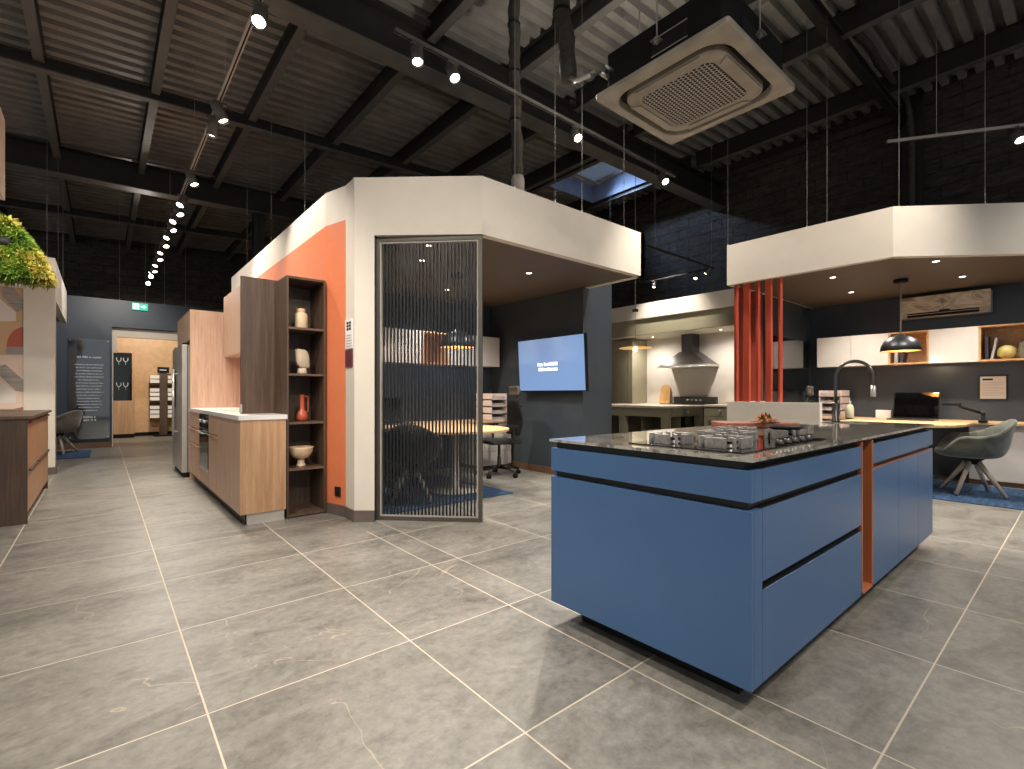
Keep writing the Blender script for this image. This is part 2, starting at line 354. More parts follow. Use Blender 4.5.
for cx, cy, w in ((2.5, 11.2, .2), (3.0, 14.2, .16)):
    m = MB(); m.box(cx - w/2, cx + w/2, cy - w/2, cy - w/2 + .015, 0, 4.9, 'steel_black'); m.box(cx - w/2, cx + w/2, cy + w/2 - .015, cy + w/2, 0, 4.9, 'steel_black'); m.box(cx - .006, cx + .006, cy - w/2, cy + w/2, 0, 4.9, 'steel_black'); trim(m)
struct(MB().box(XR, XR + .25, YN, YF, -.1, 6.3, 'black_blockwork').build('wall_right'))
struct(MB().box(XL, XR, YF, YF + .25, -.1, 6.2, 'black_blockwork').build('wall_back'))
m = MB(); m.box(9.86, 10, 1.7, 1.95, 0, 5.9, 'steel_black'); trim(m)       # steel column on the block wall
m = MB(); m.box(9.9, 10.0, 1.95, 12, 5.62, 5.74, 'duct_wrap'); trim(m)           # ledge where the wall meets the deck

# skylight
m = MB()
zt = 6.05
for (xa, xb, ya, yb) in ((SKX0 - .03, SKX0, SKY0, SKY1), (SKX1, SKX1 + .03, SKY0, SKY1), (SKX0 - .03, SKX1 + .03, SKY0 - .03, SKY0), (SKX0 - .03, SKX1 + .03, SKY1, SKY1 + .03)):
    m.box(xa, xb, ya, yb, 5.66, zt, 'shaft_blue')
m.frame(SKX0, SKX1, -SKY1, -SKY0, zt, zt + .05, .07, 'lamp_grey', Matrix.Rotation(-PI / 2, 4, 'X') @ Matrix.Identity(4) @ Matrix.Rotation(PI, 4, 'X') if False else Matrix(((1,0,0,0),(0,0,-1,0),(0,1,0,0),(0,0,0,1))))
m.box(7.99, 8.03, SKY0, SKY1, zt, zt + .04, 'lamp_grey')
m.box(SKX0 + .3, SKX1 - .5, 6.9, 6.93, 5.72, 5.75, 'lamp_grey')
sk = struct(m.build('window_1'))
struct(MB().box(SKX0, SKX1, SKY0, SKY1, zt + .015, zt + .025, 'skylight_glass').build('window_pane', sk))

# ---- booth with the reeded screen
ZB, ZT = 2.57, 3.09
A, B_, Cc, D = (1.66, 4.77), (1.74, 4.47), (1.735, 4.256), (1.872, 4.138)
col = [A, B_, Cc, D, (1.94, 4.21), (1.83, 4.33), (1.83, 4.77)]
colmats = ['orange_paint', 'cream_paint', 'cream_paint', 'booth_dark', 'booth_dark', 'booth_dark', 'booth_dark']
m = MB(); m.prism(col, 0, 2.77, 'cream_paint', colmats); m.prism(col, 2.77, ZT, 'cream_paint')
m.box(1.66, 1.78, 4.77, 9.25, 0, 2.77, 'orange_paint'); m.box(1.66, 1.78, 4.77, 9.25, 2.77, ZT, 'cream_paint')
m.box(1.781, 1.79, 4.77, 6.4, 0, ZB, 'booth_dark')
struct(m.build('wall_orange_booth'))
def offs(p, q, t):
    d = Vector((q[0] - p[0], q[1] - p[1])).normalized(); return Vector((-d.y, d.x)) * t
S0, S1 = (1.906, 4.181), (2.592, 3.49)
m = MB()
o1 = offs(S0, S1, .08)
m.prism([D, S1, (S1[0] + .06, S1[1] + .06), (D[0] + .06, D[1] + .06)], ZB, ZT, 'cream_paint')
m.prism([S1, (5.05, 3.49), (5.05, 3.57), (2.62, 3.57)], ZB, ZT, 'cream_paint')
m.prism([(5.05, 3.49), (5.05, 6.5), (4.97, 6.5), (4.97, 3.49)], ZB, ZT, 'cream_paint')
struct(m.build('wall_orange_booth_bulkhead'))
m = MB(); m.prism([(1.80, 4.35), (2.66, 3.54), (5.0, 3.54), (5.0, 6.4), (1.80, 6.4)], ZB + .005, ZB + .05, 'taupe_soffit')
struct(m.build('ceiling_orange_booth'))
struct(MB().box(4.92, 5.53, 4.37, 6.6, 0, 2.86, 'booth_dark').build('wall_screen_side'))
struct(MB().box(1.78, 4.92, 6.4, 6.5, 0, ZB, 'booth_dark').build('wall_desk_side'))
m = MB(); m.box(4.905, 4.92, 4.37, 6.4, 0, .1, 'plinth_wood'); m.box(4.905, 5.53, 4.355, 4.37, 0, .1, 'plinth_wood')
struct(m.build('baseboard_screen_side'))
m = MB()
for p, q in ((A, B_), (B_, Cc), (Cc, D)):
    o = offs(p, q, -.014); m.prism([(p[0] + o.x, p[1] + o.y), (q[0] + o.x, q[1] + o.y), q, p], 0, .1, 'plinth_tile')
struct(m.build('baseboard_column'))

# ---- booth with the red slats
BX, BY0, BY1 = 6.275, 1.316, 3.07
E1 = (7.75, BY0 - (7.75 - BX))
m = MB()
m.box(BX, BX + .08, BY0, BY1, ZB, ZT, 'cream_paint')
m.prism([(BX, BY0), E1, (E1[0] + .06, E1[1] + .06), (BX + .08, BY0 + .03)], ZB, ZT, 'cream_paint')
m.box(BX + .08, 9.1, BY1 - .08, BY1, ZB, ZT, 'cream_paint')
struct(m.build('wall_red_booth_bulkhead'))
m = MB(); m.prism([(BX + .04, BY0), (E1[0], E1[1] + .06), (9.05, E1[1] + .06), (9.05, BY1 - .04), (BX + .04, BY1 - .04)], ZB + .005, ZB + .05, 'taupe_soffit')
struct(m.build('ceiling_red_booth'))
struct(MB().box(9.052, 9.15, -1.5, BY1, 0, ZB, 'booth_dark').build('wall_red_booth_desk_side'))
struct(MB().box(7.25, 9.05, 3.0, BY1, 0, ZB, 'booth_dark').build('wall_red_booth_screen_side'))
m = MB(); m.box(BX, BX + .08, 1.99, BY1, 0, 1.045, 'cream_paint'); m.box(BX + .08, 7.25, BY1 - .08, BY1, 0, 1.045, 'cream_paint')
struct(m.build('wall_red_booth_low'))

# ---- far navy partition with the passage
m = MB(); m.box(-4.5, .17, 13.6, 13.72, 0, 3.19, 'navy_paint'); m.box(.17, 3.2, 13.6, 13.72, 2.60, 3.19, 'navy_paint'); m.box(1.95, 3.2, 13.6, 13.72, 0, 2.54, 'navy_paint')
struct(m.build('wall_navy'))
struct(MB().box(-4.5, .17, 13.585, 13.6, 0, .12, 'plinth_wood').build('baseboard_navy'))
m = MB(); m.box(.0, 3.0, 13.74, 13.84, 2.40, 2.80, 'cream_paint'); m.box(.0, .255, 13.74, 13.84, 2.05, 2.40, 'cream_paint'); m.box(.0, .19, 13.74, 13.84, 0, 2.05, 'cream_paint'); struct(m.build('wall_passage'))
m = MB(); m.box(-.2, 3.2, 16.7, 16.8, 0, 2.9, 'osb'); m.box(-.2, 3.2, 16.69, 16.7, 0, .1, 'matte_black'); struct(m.build('wall_wood_panelled'))

# ---- booth beside the aisle (white column, mural)
m = MB()
m.box(-.83, -.51, 9.54, 9.75, 0, ZT, 'cream_paint'); m.box(-4, -.83, 9.60, 9.75, 0, ZT, 'cream_paint')
m.box(-.60, -.51, 9.75, 12.57, 2.5, ZT, 'cream_paint'); m.box(-4, -.60, 12.49, 12.57, 2.5, ZT, 'cream_paint')
struct(m.build('wall_mural_booth'))
struct(MB().box(-4, -.56, 9.75, 12.49, 2.505, 2.55, 'taupe_soffit').build('ceiling_mural_booth'))
m = MB(); m.box(-.83, -.495, 9.525, 9.54, 0, .1, 'plinth_tile'); m.box(-.51, -.495, 9.54, 9.75, 0, .1, 'plinth_tile'); struct(m.build('baseboard_mural_booth'))
struct(MB().box(-4, -.525, 2.2, 4.97, 2.52, ZT, 'cream_paint').build('wall_near_bulkhead'))

# ---- sage kitchen
m = MB(); m.box(8.9, 8.98, 3.2, 8.2, 2.77, ZT, 'cream_paint'); m.box(8.98, 9.05, 3.2, 8.2, 2.43, 2.77, 'sage'); struct(m.build('wall_kitchen_bulkhead'))
struct(MB().box(9.0, 9.9, 3.2, 8.2, 2.43, 2.47, 'warm_white').build('ceiling_kitchen'))
m = MB(); m.box(9.88, 9.96, 3.1, 8.2, 0, 2.43, 'white_lacquer'); m.box(9.0, 9.96, 8.1, 8.2, 0, 2.43, 'warm_white'); struct(m.build('wall_kitchen'))

# ================================================================== BLUE ISLAND
ix0, ix1, iy0, iy1 = 1.737, 4.78, .7625, 1.755
t = thing('kitchen_island', 'long blue kitchen island with a dark stone worktop and copper niche', 'kitchen island', (ix0, iy0, 0))
L, W = ix1 - ix0, iy1 - iy0
MB().box(.12, L - .08, .10, W - .10, 0, .098, 'gap_black').build('plinth', t)
m = MB(); m.box(.025, 3.014 - ix0, .022, W - .02, .105, .88, 'gap_black'); m.box(3.014 - ix0, 3.216 - ix0, .455, W - .02, .105, .88, 'gap_black'); m.box(3.216 - ix0, L - .02, .022, W - .02, .105, .88, 'gap_black'); m.build('carcass', t)
# worktop with a cut-out for the sink
sx0, sx1, sy0, sy1 = 2.55, 2.95, .30, .62
zt0, zt1 = .9055, .918
m = MB()
m.box(-.006, sx0, -.006, W + .006, zt0, zt1, 'dark_marble'); m.box(sx1, L + .006, -.006, W + .006, zt0, zt1, 'dark_marble'); m.box(sx0, sx1, -.006, sy0, zt0, zt1, 'dark_marble'); m.box(sx0, sx1, sy1, W + .006, zt0, zt1, 'dark_marble')
part(m.build('worktop', t), 'thin polished grey-brown stone worktop')
m = MB(); m.box(.02, L - .02, .035, W - .02, .878, .9055, 'gap_black'); m.build('recess', t)
m = MB()
for a in ((sx0, sx0 + .01, sy0, sy1), (sx1 - .01, sx1, sy0, sy1), (sx0, sx1, sy0, sy0 + .01), (sx0, sx1, sy1 - .01, sy1)): m.box(*a, .74, .905, 'gunmetal')
m.box(sx0, sx1, sy0, sy1, .735, .745, 'gunmetal'); m.build('sink_basin', t)
# end panel and corner post
m = MB(); m.box(0, .022, 0, W, .761, .874, 'kitchen_blue'); m.build('end_panel', t, .0015)
m = MB(); m.box(0, .022, 0, W, .10, .731, 'kitchen_blue'); m.build('end_panel', t, .0015)
m = MB(); m.box(.0235, .088, 0, .022, .761, .874, 'kitchen_blue'); m.box(.0235, .088, 0, .022, .10, .731, 'kitchen_blue'); m.build('corner_post', t, .0015)
nx0, nx1 = 3.014 - ix0, 3.216 - ix0
for z0, z1 in ((.761, .874), (.4665, .731), (.10, .4355)):
    d = MB().box(.0905, nx0 - .003, 0, .022, z0, z1, 'kitchen_blue').build('drawer', t, .0015)
    MB().box(.0905, nx0 - .003, .002, .018, z1 - .0008, z1 + .0018, 'gunmetal').build('grip_edge', d)
n = MB()
for a in ((nx0, nx0 + .014, .10, .895), (nx1 - .014, nx1, .10, .895)): n.box(a[0], a[1], -.001, .004, a[2], a[3], 'copper_lacquer'); n.box(a[0], a[1], .004, .45, a[2], a[3], 'niche_shade_brown')  # inner faces a darker brown, niche shade put into the colour
n.box(nx0, nx1, -.001, .45, .10, .114, 'copper_lacquer'); n.box(nx0, nx1, .44, .45, .1, .895, 'niche_shade_brown')
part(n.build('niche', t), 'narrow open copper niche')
xs = [nx1 + .003, 3.772 - ix0, 4.30 - ix0, L]
for a, b in zip((xs[0], xs[1]), (xs[1], xs[3])):
    d = MB().box(a + .001, b - .002, 0, .022, .765, .874, 'kitchen_blue').build('drawer', t, .0015)
    MB().box(a + .001, b - .002, .002, .018, .8735, .8755, 'gunmetal').build('grip_edge', d)
for a, b in zip(xs, xs[1:]):
    d = MB().box(a + .001, b - .002, 0, .022, .10, .735, 'kitchen_blue').build('door', t, .0015)
    MB().box(a + .001, b - .002, .002, .018, .7348, .7375, 'copper_lacquer').build('grip_edge', d)
MB().box(L - .022, L, .0235, W, .10, .874, 'kitchen_blue').build('end_panel', t, .0015)
MB().box(.0235, L - .023, W - .02, W, .10, .874, 'kitchen_blue').build('back_panel', t, .0015)

# gas hob
hx, hy = 2.29, 1.10
t = thing('gas_hob', 'wide five-burner gas hob set in the blue island worktop', 'hob', (hx, hy, zt1))
MB().box(-.45, .45, -.26, .26, .0005, .006, 'screen_black').build('hob_plate', t, .002)
def burner(x, y, s):
    g = MB()
    r = .115 * s
    for k in range(4):
        a = PI / 4 + k * PI / 2
        M = Matrix.Translation((x, y, 0)) @ Matrix.Rotation(a, 4, 'Z')
        g.box(r * .42, r, -.0055, .0055, .034, .052, 'cast_iron', M); g.box(r * .86, r, -.0055, .0055, .0065, .036, 'cast_iron', M)
        M2 = Matrix.Translation((x, y, 0)) @ Matrix.Rotation(k * PI / 2, 4, 'Z')
        g.box(r * .70, r * .72 + .010, -r * .40, r * .40, .0065, .050, 'cast_iron', M2)
    o = g.build('pan_support', t, .001)
    b = MB(); M = Matrix.Translation((x, y, 0))
    b.lathe([(.055 * s, .0062), (.055 * s, .012), (.046 * s, .020), (.046 * s, .026)], 'steel', 24, M); b.lathe([(.05 * s, .026), (.05 * s, .031), (.03 * s, .034), (0, .034)], 'matte_black', 24, M)
    b.build('burner', t)
for a in ((-.32, .12, .85), (-.30, -.12, .95), (0, .02, 1.2), (.30, .12, .95), (.32, -.12, .85)): burner(*a)
for k in range(5):
    b = MB(); b.lathe([(.019, 0), (.019, .006), (.015, .022), (.013, .024), (0, .024)], 'gunmetal', 20); b.box(-.003, .003, -.015, .015, .023, .029, 'gunmetal')
    b.build('knob', t, 0, (-.02 + .085 * k, -.225, .006))

# griddle pan, board, dried flower, tap
tag(MB().lathe([(0, 0), (.062, 0), (.072, .005), (.074, .014), (.070, .015), (.064, .008), (0, .008)], 'matte_black', 36).build('griddle_plate', None, 0, (2.61, .98, zt1 + .0525)), 'round black griddle plate on the hob burner furthest along the edge', 'griddle plate')
tag(MB().box(-.24, .24, -.14, .14, 0, .034, 'board_red').build('chopping_board', None, .006, (3.45, 1.50, zt1)), 'thick reddish wooden chopping board behind the gas hob', 'chopping board').rotation_euler = (0, 0, -.72)
t = thing('dried_flower', 'dried brown flower head lying on the reddish chopping board', 'dried flower', (3.40, 1.40, zt1 + .035), .3); t.scale = (1.3, 1.3, 1.2)
m = MB()
for i in range(70):
    a = random.uniform(0, 2 * PI); e = random.uniform(.0, 1.2); l = random.uniform(.035, .065)
    d = Vector((math.cos(a) * math.cos(e) * 1.7, math.sin(a) * math.cos(e) * 1.1, .15 + math.sin(e))).normalized() * l
    u = d.cross(Vector((0, 0, 1))).normalized() * .009
    b0 = Vector((random.uniform(-.06, .06), random.uniform(-.02, .02), .002)); mid = b0 + d * .55 + Vector((0, 0, .006))
    m.add([b0, mid + u, b0 + d * 1.1 + Vector((0, 0, -.004 if e < .4 else 0)), mid - u, mid + Vector((0, 0, .004))], [(0, 1, 4), (1, 2, 4), (2, 3, 4), (3, 0, 4)], 'petal')
m.v = [(x, y_, max(z, .001)) for x, y_, z in m.v]
m.build('petals', t)
m = MB()
for a in (.4, 1.9, 3.3, 4.6): m.add([(0, 0, .002), (math.cos(a - .2) * .05, math.sin(a - .2) * .05, .008), (math.cos(a) * .12, math.sin(a) * .07, .003), (math.cos(a + .2) * .05, math.sin(a + .2) * .05, .008)], [(0, 1, 2, 3)], 'leaf_dark')
m.build('leaves', t, 0, None, .002)
t = thing('kitchen_tap', 'tall dark gooseneck tap standing on the blue island worktop', 'tap', (4.52, 1.32, zt1))
MB().lathe([(.028, 0), (.028, .012), (.024, .016), (.024, .15), (.02, .16), (0, .16)], 'gunmetal', 24).build('tap_body', t)
pts = [(0, 0, .15), (0, 0, .34)] + [(0, -.125 + .125 * math.cos(a), .36 + .125 * math.sin(a)) for a in [PI * k / 12 for k in range(13)]] + [(0, -.25, .33), (0, -.25, .29)]
MB().tube(pts, .0125, 'gunmetal', 14).build('spout', t)
MB().lathe([(.0, .205), (.017, .206), (.019, .225), (.016, .29), (0, .295)], 'steel', 18, Matrix.Translation((0, -.25, 0))).build('spray_head', t)
MB().tube([(.024, 0, .11), (.05, 0, .115), (.11, 0, .15)], [.008, .006, .005], 'gunmetal').build('lever', t)

# ================================================================== AIR CONDITIONERS
acx, acy, acz = 3.11, 1.755, 3.20
t = thing('ceiling_air_conditioner', 'large square ceiling cassette air conditioner hanging on rods above the blue island', 'air conditioner', (acx, acy, acz))
def rrect(hx, hy, r, n=6):
    p = []
    for cx, cy, a0 in ((hx - r, hy - r, 0), (-hx + r, hy - r, PI / 2), (-hx + r, -hy + r, PI), (hx - r, -hy + r, 1.5 * PI)):
        for k in range(n + 1):
            a = a0 + PI / 2 * k / n; p.append((cx + r * math.cos(a), cy + r * math.sin(a)))
    return p
def ringmesh(loops, mat, cap_last=False, cap_first=False):
    m = MB(); n = len(loops[0]); v = [p for lp in loops for p in lp]; f = []
    for k in range(len(loops) - 1):
        for i in range(n):
            j = (i + 1) % n; f.append((k*n+i, (k+1)*n+i, (k+1)*n+j, k*n+j))
    if cap_last: f.append(tuple((len(loops) - 1) * n + i for i in range(n)))
    if cap_first: f.append(tuple(range(n - 1, -1, -1)))
    m.add(v, f, mat, False); return m
def lp(h, r, z): return [(x, y_, z) for x, y_ in rrect(h, h, r)]
mm = ringmesh([lp(.43, .03, .045), lp(.475, .02, .03), lp(.475, .02, .0), lp(.47, .02, -.006), lp(.405, .15, -.014), lp(.40, .15, -.010), lp(.392, .15, .05)], 'ac_panel')
mm.build('panel', t)
ringmesh([lp(.393, .15, .048), lp(.33, .12, .05), lp(.33, .12, .05)], 'gap_black').build('air_slot', t)
ringmesh([lp(.352, .12, .05), lp(.352, .12, -.006), lp(.345, .115, -.013), lp(.275, .07, -.020), lp(.262, .06, -.013), lp(.262, .06, .0)], 'ac_panel').build('inner_panel', t)
for k in range(4):
    M = Matrix.Rotation(k * PI / 2, 4, 'Z'); m = MB()
    m.add([(-.20, .284, -.030), (.20, .284, -.030), (.235, .348, -.022), (-.235, .348, -.022), (-.20, .284, -.0205), (.20, .284, -.0205), (.235, .348, -.0135), (-.235, .348, -.0135)], [(0, 3, 2, 1), (4, 5, 6, 7), (0, 1, 5, 4), (1, 2, 6, 5), (2, 3, 7, 6), (3, 0, 4, 7)], 'ac_flap', False, M)
    m.build('louvre_flap', t)
m = MB(); m.prism(rrect(.258, .258, .055), -.015, -.003, 'perforated_grille'); part(m.build('grille', t), 'perforated metal intake grille')
m = MB(); m.prism(rrect(.42, .42, .03), .03, .30, 'matte_black')
for s in (-1, 1):
    m.box(s * .42, s * .424, -.2, .05, .09, .2, 'black_plastic'); m.box(-.2, .05, s * .42, s * .424, .09, .2, 'black_plastic')
    m.box(s * .424, s * .428, -.2, .05, .195, .2, 'lamp_grey'); m.box(s * .424, s * .428, -.2, .05, .09, .095, 'lamp_grey')
m.build('casing', t)
for sx, sy in ((-1, -.0), (1, 0), (0, 1), (0, -1)):
    m = MB(); x, y_ = sx * .44, sy * .44
    m.box(x - .03, x + .03, y_ - .03, y_ + .03, .16, .168, 'steel'); m.box(x - .012, x + .012, y_ - .012, y_ + .012, .15, .19, 'steel'); m.tube([(x, y_, .14), (x, y_, roof_z(acx) - acz + .02)], .006, 'wire', 6)
    m.build('hanger_rod', t)
m = MB(); m.tube([(-.5, .40, .14), (-.40, .40, .14)], .016, 'steel', 10); m.tube([(-.5, .36, .17), (-.40, .36, .17)], .010, 'steel', 10); m.build('pipe_connector', t)
# insulated pipes
def lagged(name, pts, r, label, capz=None):
    t = thing(name, label, 'pipe', pts[-1])
    o = Vector(pts[-1]); P = []; R = []
    nseg = 26
    for i in range(nseg + 1):
        u = i / nseg * (len(pts) - 1); k = min(int(u), len(pts) - 2); q = Vector(pts[k]).lerp(Vector(pts[k + 1]), u - k) - o
        P.append(q + Vector((math.sin(i * .9) * .006, math.cos(i * 1.3) * .006, 0))); R.append(r * (1 + .10 * math.sin(i * 2.1)))
    MB().tube(P, R, 'duct_wrap', 14).build('lagging', t)
    for f in (.25, .5, .75): MB().lathe([(r * 1.12, -.012), (r * 1.14, 0), (r * 1.12, .012)], 'matte_black', 14, Matrix.Translation(P[int(nseg * f)])).build('strap', t)
    return t
tp = lagged('insulated_pipe', [(3.38, 3.98, 5.54), (3.40, 3.99, 4.6), (3.47, 4.02, 3.52)], .062, 'black lagged pipe rising from the reeded-screen booth to the deck')
m = MB(); m.lathe([(.07, -.16), (.075, -.04), (.05, .02), (0, .03)], 'lamp_grey', 16); m.tube([(-.03, 0, -.1), (-.03, 0, -.5)], .016, 'warm_white'); m.tube([(.03, 0, -.1), (.03, 0, -.5)], .016, 'warm_white'); m.build('pipe_boot', tp)
tp = lagged('insulated_pipe', [(2.62, 2.60, 5.5), (2.60, 2.56, 4.4), (2.58, 2.42, 3.42)], .06, 'black lagged pipe dropping beside the hanging cassette air conditioner')
m = MB(); m.tube([(0, 0, .02), (0, -.05, -.04), (0, -.2, -.075)], .016, 'steel'); m.tube([(.025, 0, .02), (.02, -.05, -.02), (.02, -.22, -.05)], .01, 'wire'); m.build('pipe_ends', tp)
t = tag(MB().tube([(7.0, 1.9, roof_z(7) - .1)] + [(7 + .29 * k, 1.88 + random.uniform(-.02, .02), roof_z(7 + .29 * k) - .12 + random.uniform(-.015, .015)) for k in range(1, 10)] + [(9.78, 1.85, 5.6), (9.8, 1.82, 5.2), (9.8, 1.82, 2.6)], .05, 'duct_wrap', 10).build('foil_pipe'), 'crinkled dark pipe under the deck running down the black block wall', 'pipe')

# wall-mounted unit in the red booth
t = thing('wall_air_conditioner', 'slim wall-mounted air conditioner with a veined front above the desk cupboards', 'air conditioner', (9.05, 1.30, 2.22))
m = MB(); m.prism([(-.2, -.47), (0, -.47), (0, .47), (-.2, .47)], .0, .3, 'lamp_grey'); m.build('casing', t, .012)
m = MB(); m.box(-.215, -.201, -.47, -.003, .075, .30, 'veined_panel'); m.box(-.215, -.201, .003, .47, .075, .30, 'veined_panel'); part(m.build('front_panel', t, .004), 'veined stone-effect front panel')
m = MB(); m.box(-.212, -.19, -.36, .39, .022, .03, 'matte_black'); m.box(-.212, -.19, -.36, .39, .045, .053, 'lamp_grey'); m.box(-.207, -.19, -.36, .39, .012, .07, 'matte_black'); m.build('outlet_louvre', t)
m = MB(); m.prism([(-.222, -.07), (-.214, -.07), (-.214, .04), (-.222, .04)], .06, .09, 'black_plastic'); m.build('badge', t)

# ================================================================== REEDED SCREEN
d = Vector((S1[0] - S0[0], S1[1] - S0[1])); SW = d.length; sa = math.atan2(d.y, d.x)
t = thing('slatted_screen', 'tall bronze-framed glass screen of dark vertical slats at the booth corner', 'screen', (S0[0], S0[1], 0), sa)
MB().frame(0, SW, .0, 2.56, 0, .05, .035, 'frame_bronze').build('frame', t, .002)
m = MB(); m.frame(.036, SW - .036, .036, 2.524, .008, .042, .012, 'lamp_grey'); part(m.build('inner_trim', t), 'thin pale inner trim')
ns = 27; x0 = .052; st = (SW - .104) / ns
for k in range(ns):
    xx = x0 + st * (k + .25)
    MB().box(xx, xx + st * .43, .016, .034, .05, 2.51, 'slat_dark').build('slat', t)
part(MB().box(.049, SW - .049, .037, .041, .049, 2.511, 'smoked_glass').build('glass_pane', t), 'smoked glass pane behind the slats')

# ================================================================== OAK KITCHEN RUN BY THE ORANGE WALL
cx0, cx1, cy0, cy1 = .91, 1.28, 4.71, 7.80
t = thing('oak_kitchen_counter', 'pale oak counter with built-in oven along the orange wall', 'counter', (cx0, cy0, 0))
CW, CL = 1.655 - cx0, cy1 - cy0
MB().box(.06, .365, .03, .06, 0, .10, 'plinth_steel').build('plinth', t)
MB().box(.05, .365, .06, CL, 0, .10, 'gap_black').build('plinth', t)
MB().box(.02, .372, .024, CL, .10, .93, 'oak_pink').build('carcass', t)
MB().box(0, .372, 0, .022, .10, .918, 'oak').build('end_panel', t, .001)
m = MB(); m.box(-.014, .381, -.012, .015, .918, .958, 'white_top'); m.box(-.014, .381, .015, .434, .918, .958, 'white_top'); m.box(-.014, .74, .434, CL, .918, .958, 'white_top')
m.build('worktop', t)
ylist = [(.024, .55), (.553, 1.05), (1.053, 1.62)]
for a, b in ylist[:2]: MB().box(0, .02, a, b - .003, .10, .912, 'oak_pink').build('door', t, .001)
dd = MB().box(0, .02, 1.053, 1.617, .10, .70, 'oak_pink').build('door', t, .001); MB().box(-.016, 0, 1.053, 1.617, .69, .705, 'oak').build('handle', dd)
dd = MB().box(0, .02, 1.053, 1.617, .712, .912, 'oak_pink').build('drawer', t, .001)
ov = MB(); ov.box(-.004, .02, 1.64, 2.26, .30, .74, 'screen_black'); ov.box(-.004, .02, 1.64, 2.26, .752, .912, 'screen_black'); ov.box(-.006, .0, 1.64, 2.26, .26, .30, 'steel')
ov = ov.build('oven', t, .001); part(ov, 'black glass built-in oven')
m = MB(); m.tube([(-.04, 1.68, .70), (-.04, 2.22, .70)], .009, 'steel'); m.box(-.04, 0, 1.70, 1.715, .693, .707, 'steel'); m.box(-.04, 0, 2.185, 2.2, .693, .707, 'steel'); m.build('handle', ov)
for yk in (1.76, 1.84, 2.06, 2.14): MB().lathe([(.018, 0), (.018, .02), (0, .022)], 'steel', 14, Matrix.Rotation(-PI / 2, 4, 'Y')).build('knob', ov, 0, (-.004, yk, .83))
MB().box(0, .02, 1.64, 2.26, .10, .255, 'oak_pink').build('drawer', t, .001)
for z0, z1 in ((.10, .50), (.515, .70), (.715, .912)):
    dd = MB().box(0, .02, 2.28, CL - .01, z0, z1, 'oak_pink').build('drawer', t, .001)
    MB().box(-.016, 0, 2.28, CL - .01, z1 - .012, z1 + .002, 'oak').build('handle', dd)
# induction glass on top
tag(MB().box(-.22, .22, -.38, .38, 0, .006, 'ivory_top').build('cooktop', None, .002, (1.27, 6.1, .958)), 'flat pale glass cooktop on the white oak-kitchen worktop', 'hob')

t = thing('open_shelf_unit', 'tall dark oak open shelf unit at the end of the counter', 'shelf unit', (1.293, 4.73, 0))
SD = .41; SWD = .352
MB().box(0, .018, 0, SD, 0, 2.233, 'dark_oak').build('side_panel', t, .001); MB().box(SWD - .018, SWD, 0, SD, 0, 2.233, 'dark_oak').build('side_panel', t, .001)
MB().box(.018, SWD - .018, SD - .015, SD, 0, 2.215, 'dark_oak').build('back_panel', t)
MB().box(.018, SWD - .018, 0, SD - .015, 2.212, 2.233, 'dark_oak').build('top_panel', t)
SHZ = (.035, .455, .885, 1.335, 1.765)
for z in SHZ: MB().box(.0185, SWD - .0185, .004, SD - .0155, z - .02, z, 'dark_oak_x').build('shelf', t)
MB().box(.018, SWD - .018, .02, .035, 0, .015, 'dark_oak').build('kick_board', t)

t = thing('dark_oak_panel', 'tall dark oak end panel standing on the white worktop beside the open shelves', 'panel', (1.0, 5.145, .959))
MB().box(0, .655, 0, .022, 0, 1.30, 'dark_oak').build('panel_board', t, .001); MB().box(-.006, .012, -.006, .03, .01, .09, 'lamp_grey').build('corner_bracket', t, .002)
t = thing('wall_cupboard', 'pale oak wall cupboard hung between the dark panel and tall oak unit', 'wall cupboard', (1.30, 6.58, 1.655))
MB().box(.02, .355, 0, 1.2, 0, .83, 'oak_pink').build('carcass', t)
for k in range(2): MB().box(0, .018, .60 * k + .002, .60 * k + .598, 0, .83, 'oak_pink').build('door', t, .001)
t = thing('tall_oak_unit', 'tall pale oak housing around the steel fridge', 'tall cabinet', (.91, 7.805, 0))
MB().box(0, .74, 0, .02, 0, 2.285, 'oak_pink').build('side_panel', t, .001); MB().box(0, .74, 1.40, 1.42, 0, 2.285, 'oak_pink').build('side_panel', t, .001)
MB().box(.02, .74, .022, 1.398, 1.88, 2.27, 'oak_pink').build('carcass', t); MB().box(0, .74, .022, 1.398, 2.27, 2.285, 'oak_pink').build('top_panel', t)
for k in range(2): MB().box(0, .018, .024 + .69 * k, .708 + .69 * k, 1.88, 2.265, 'oak_pink').build('door', t, .001)
t = thing('american_fridge', 'double-door stainless steel fridge with a dispenser, inside the tall oak unit', 'fridge', (.835, 7.97, 0))
FD = .72; FW = 1.14
MB().box(.07, FD, 0, FW, .07, 1.82, 'brushed_steel').build('body', t, .004)
MB().box(.03, FD - .02, .02, FW - .02, 0, .07, 'matte_black').build('feet', t)
for a, b in ((0, .56), (.57, FW)):
    dr = MB().box(0, .065, a, b, .07, 1.82, 'brushed_steel').build('door', t, .006)
    ya = b - .05 if a == 0 else a + .05
    m = MB(); m.tube([(-.045, ya, .55), (-.045, ya, 1.5)], .010, 'steel'); m.box(-.045, 0, ya - .008, ya + .008, .6, .615, 'steel'); m.box(-.045, 0, ya - .008, ya + .008, 1.43, 1.445, 'steel'); m.build('handle', dr)
    if a: part(MB().box(-.003, 0, .68, .98, .95, 1.55, 'screen_blue').build('dispenser', dr), 'blue-lit water dispenser panel') if False else part(MB().box(-.004, .001, .68, 1.0, .95, 1.5, 'screen_black').build('dispenser', dr), 'black water dispenser panel')
for yk in (.1, 1.04): MB().box(.02, .12, yk - .05, yk + .05, 1.82, 1.85, 'matte_black').build('hinge_cover', t)

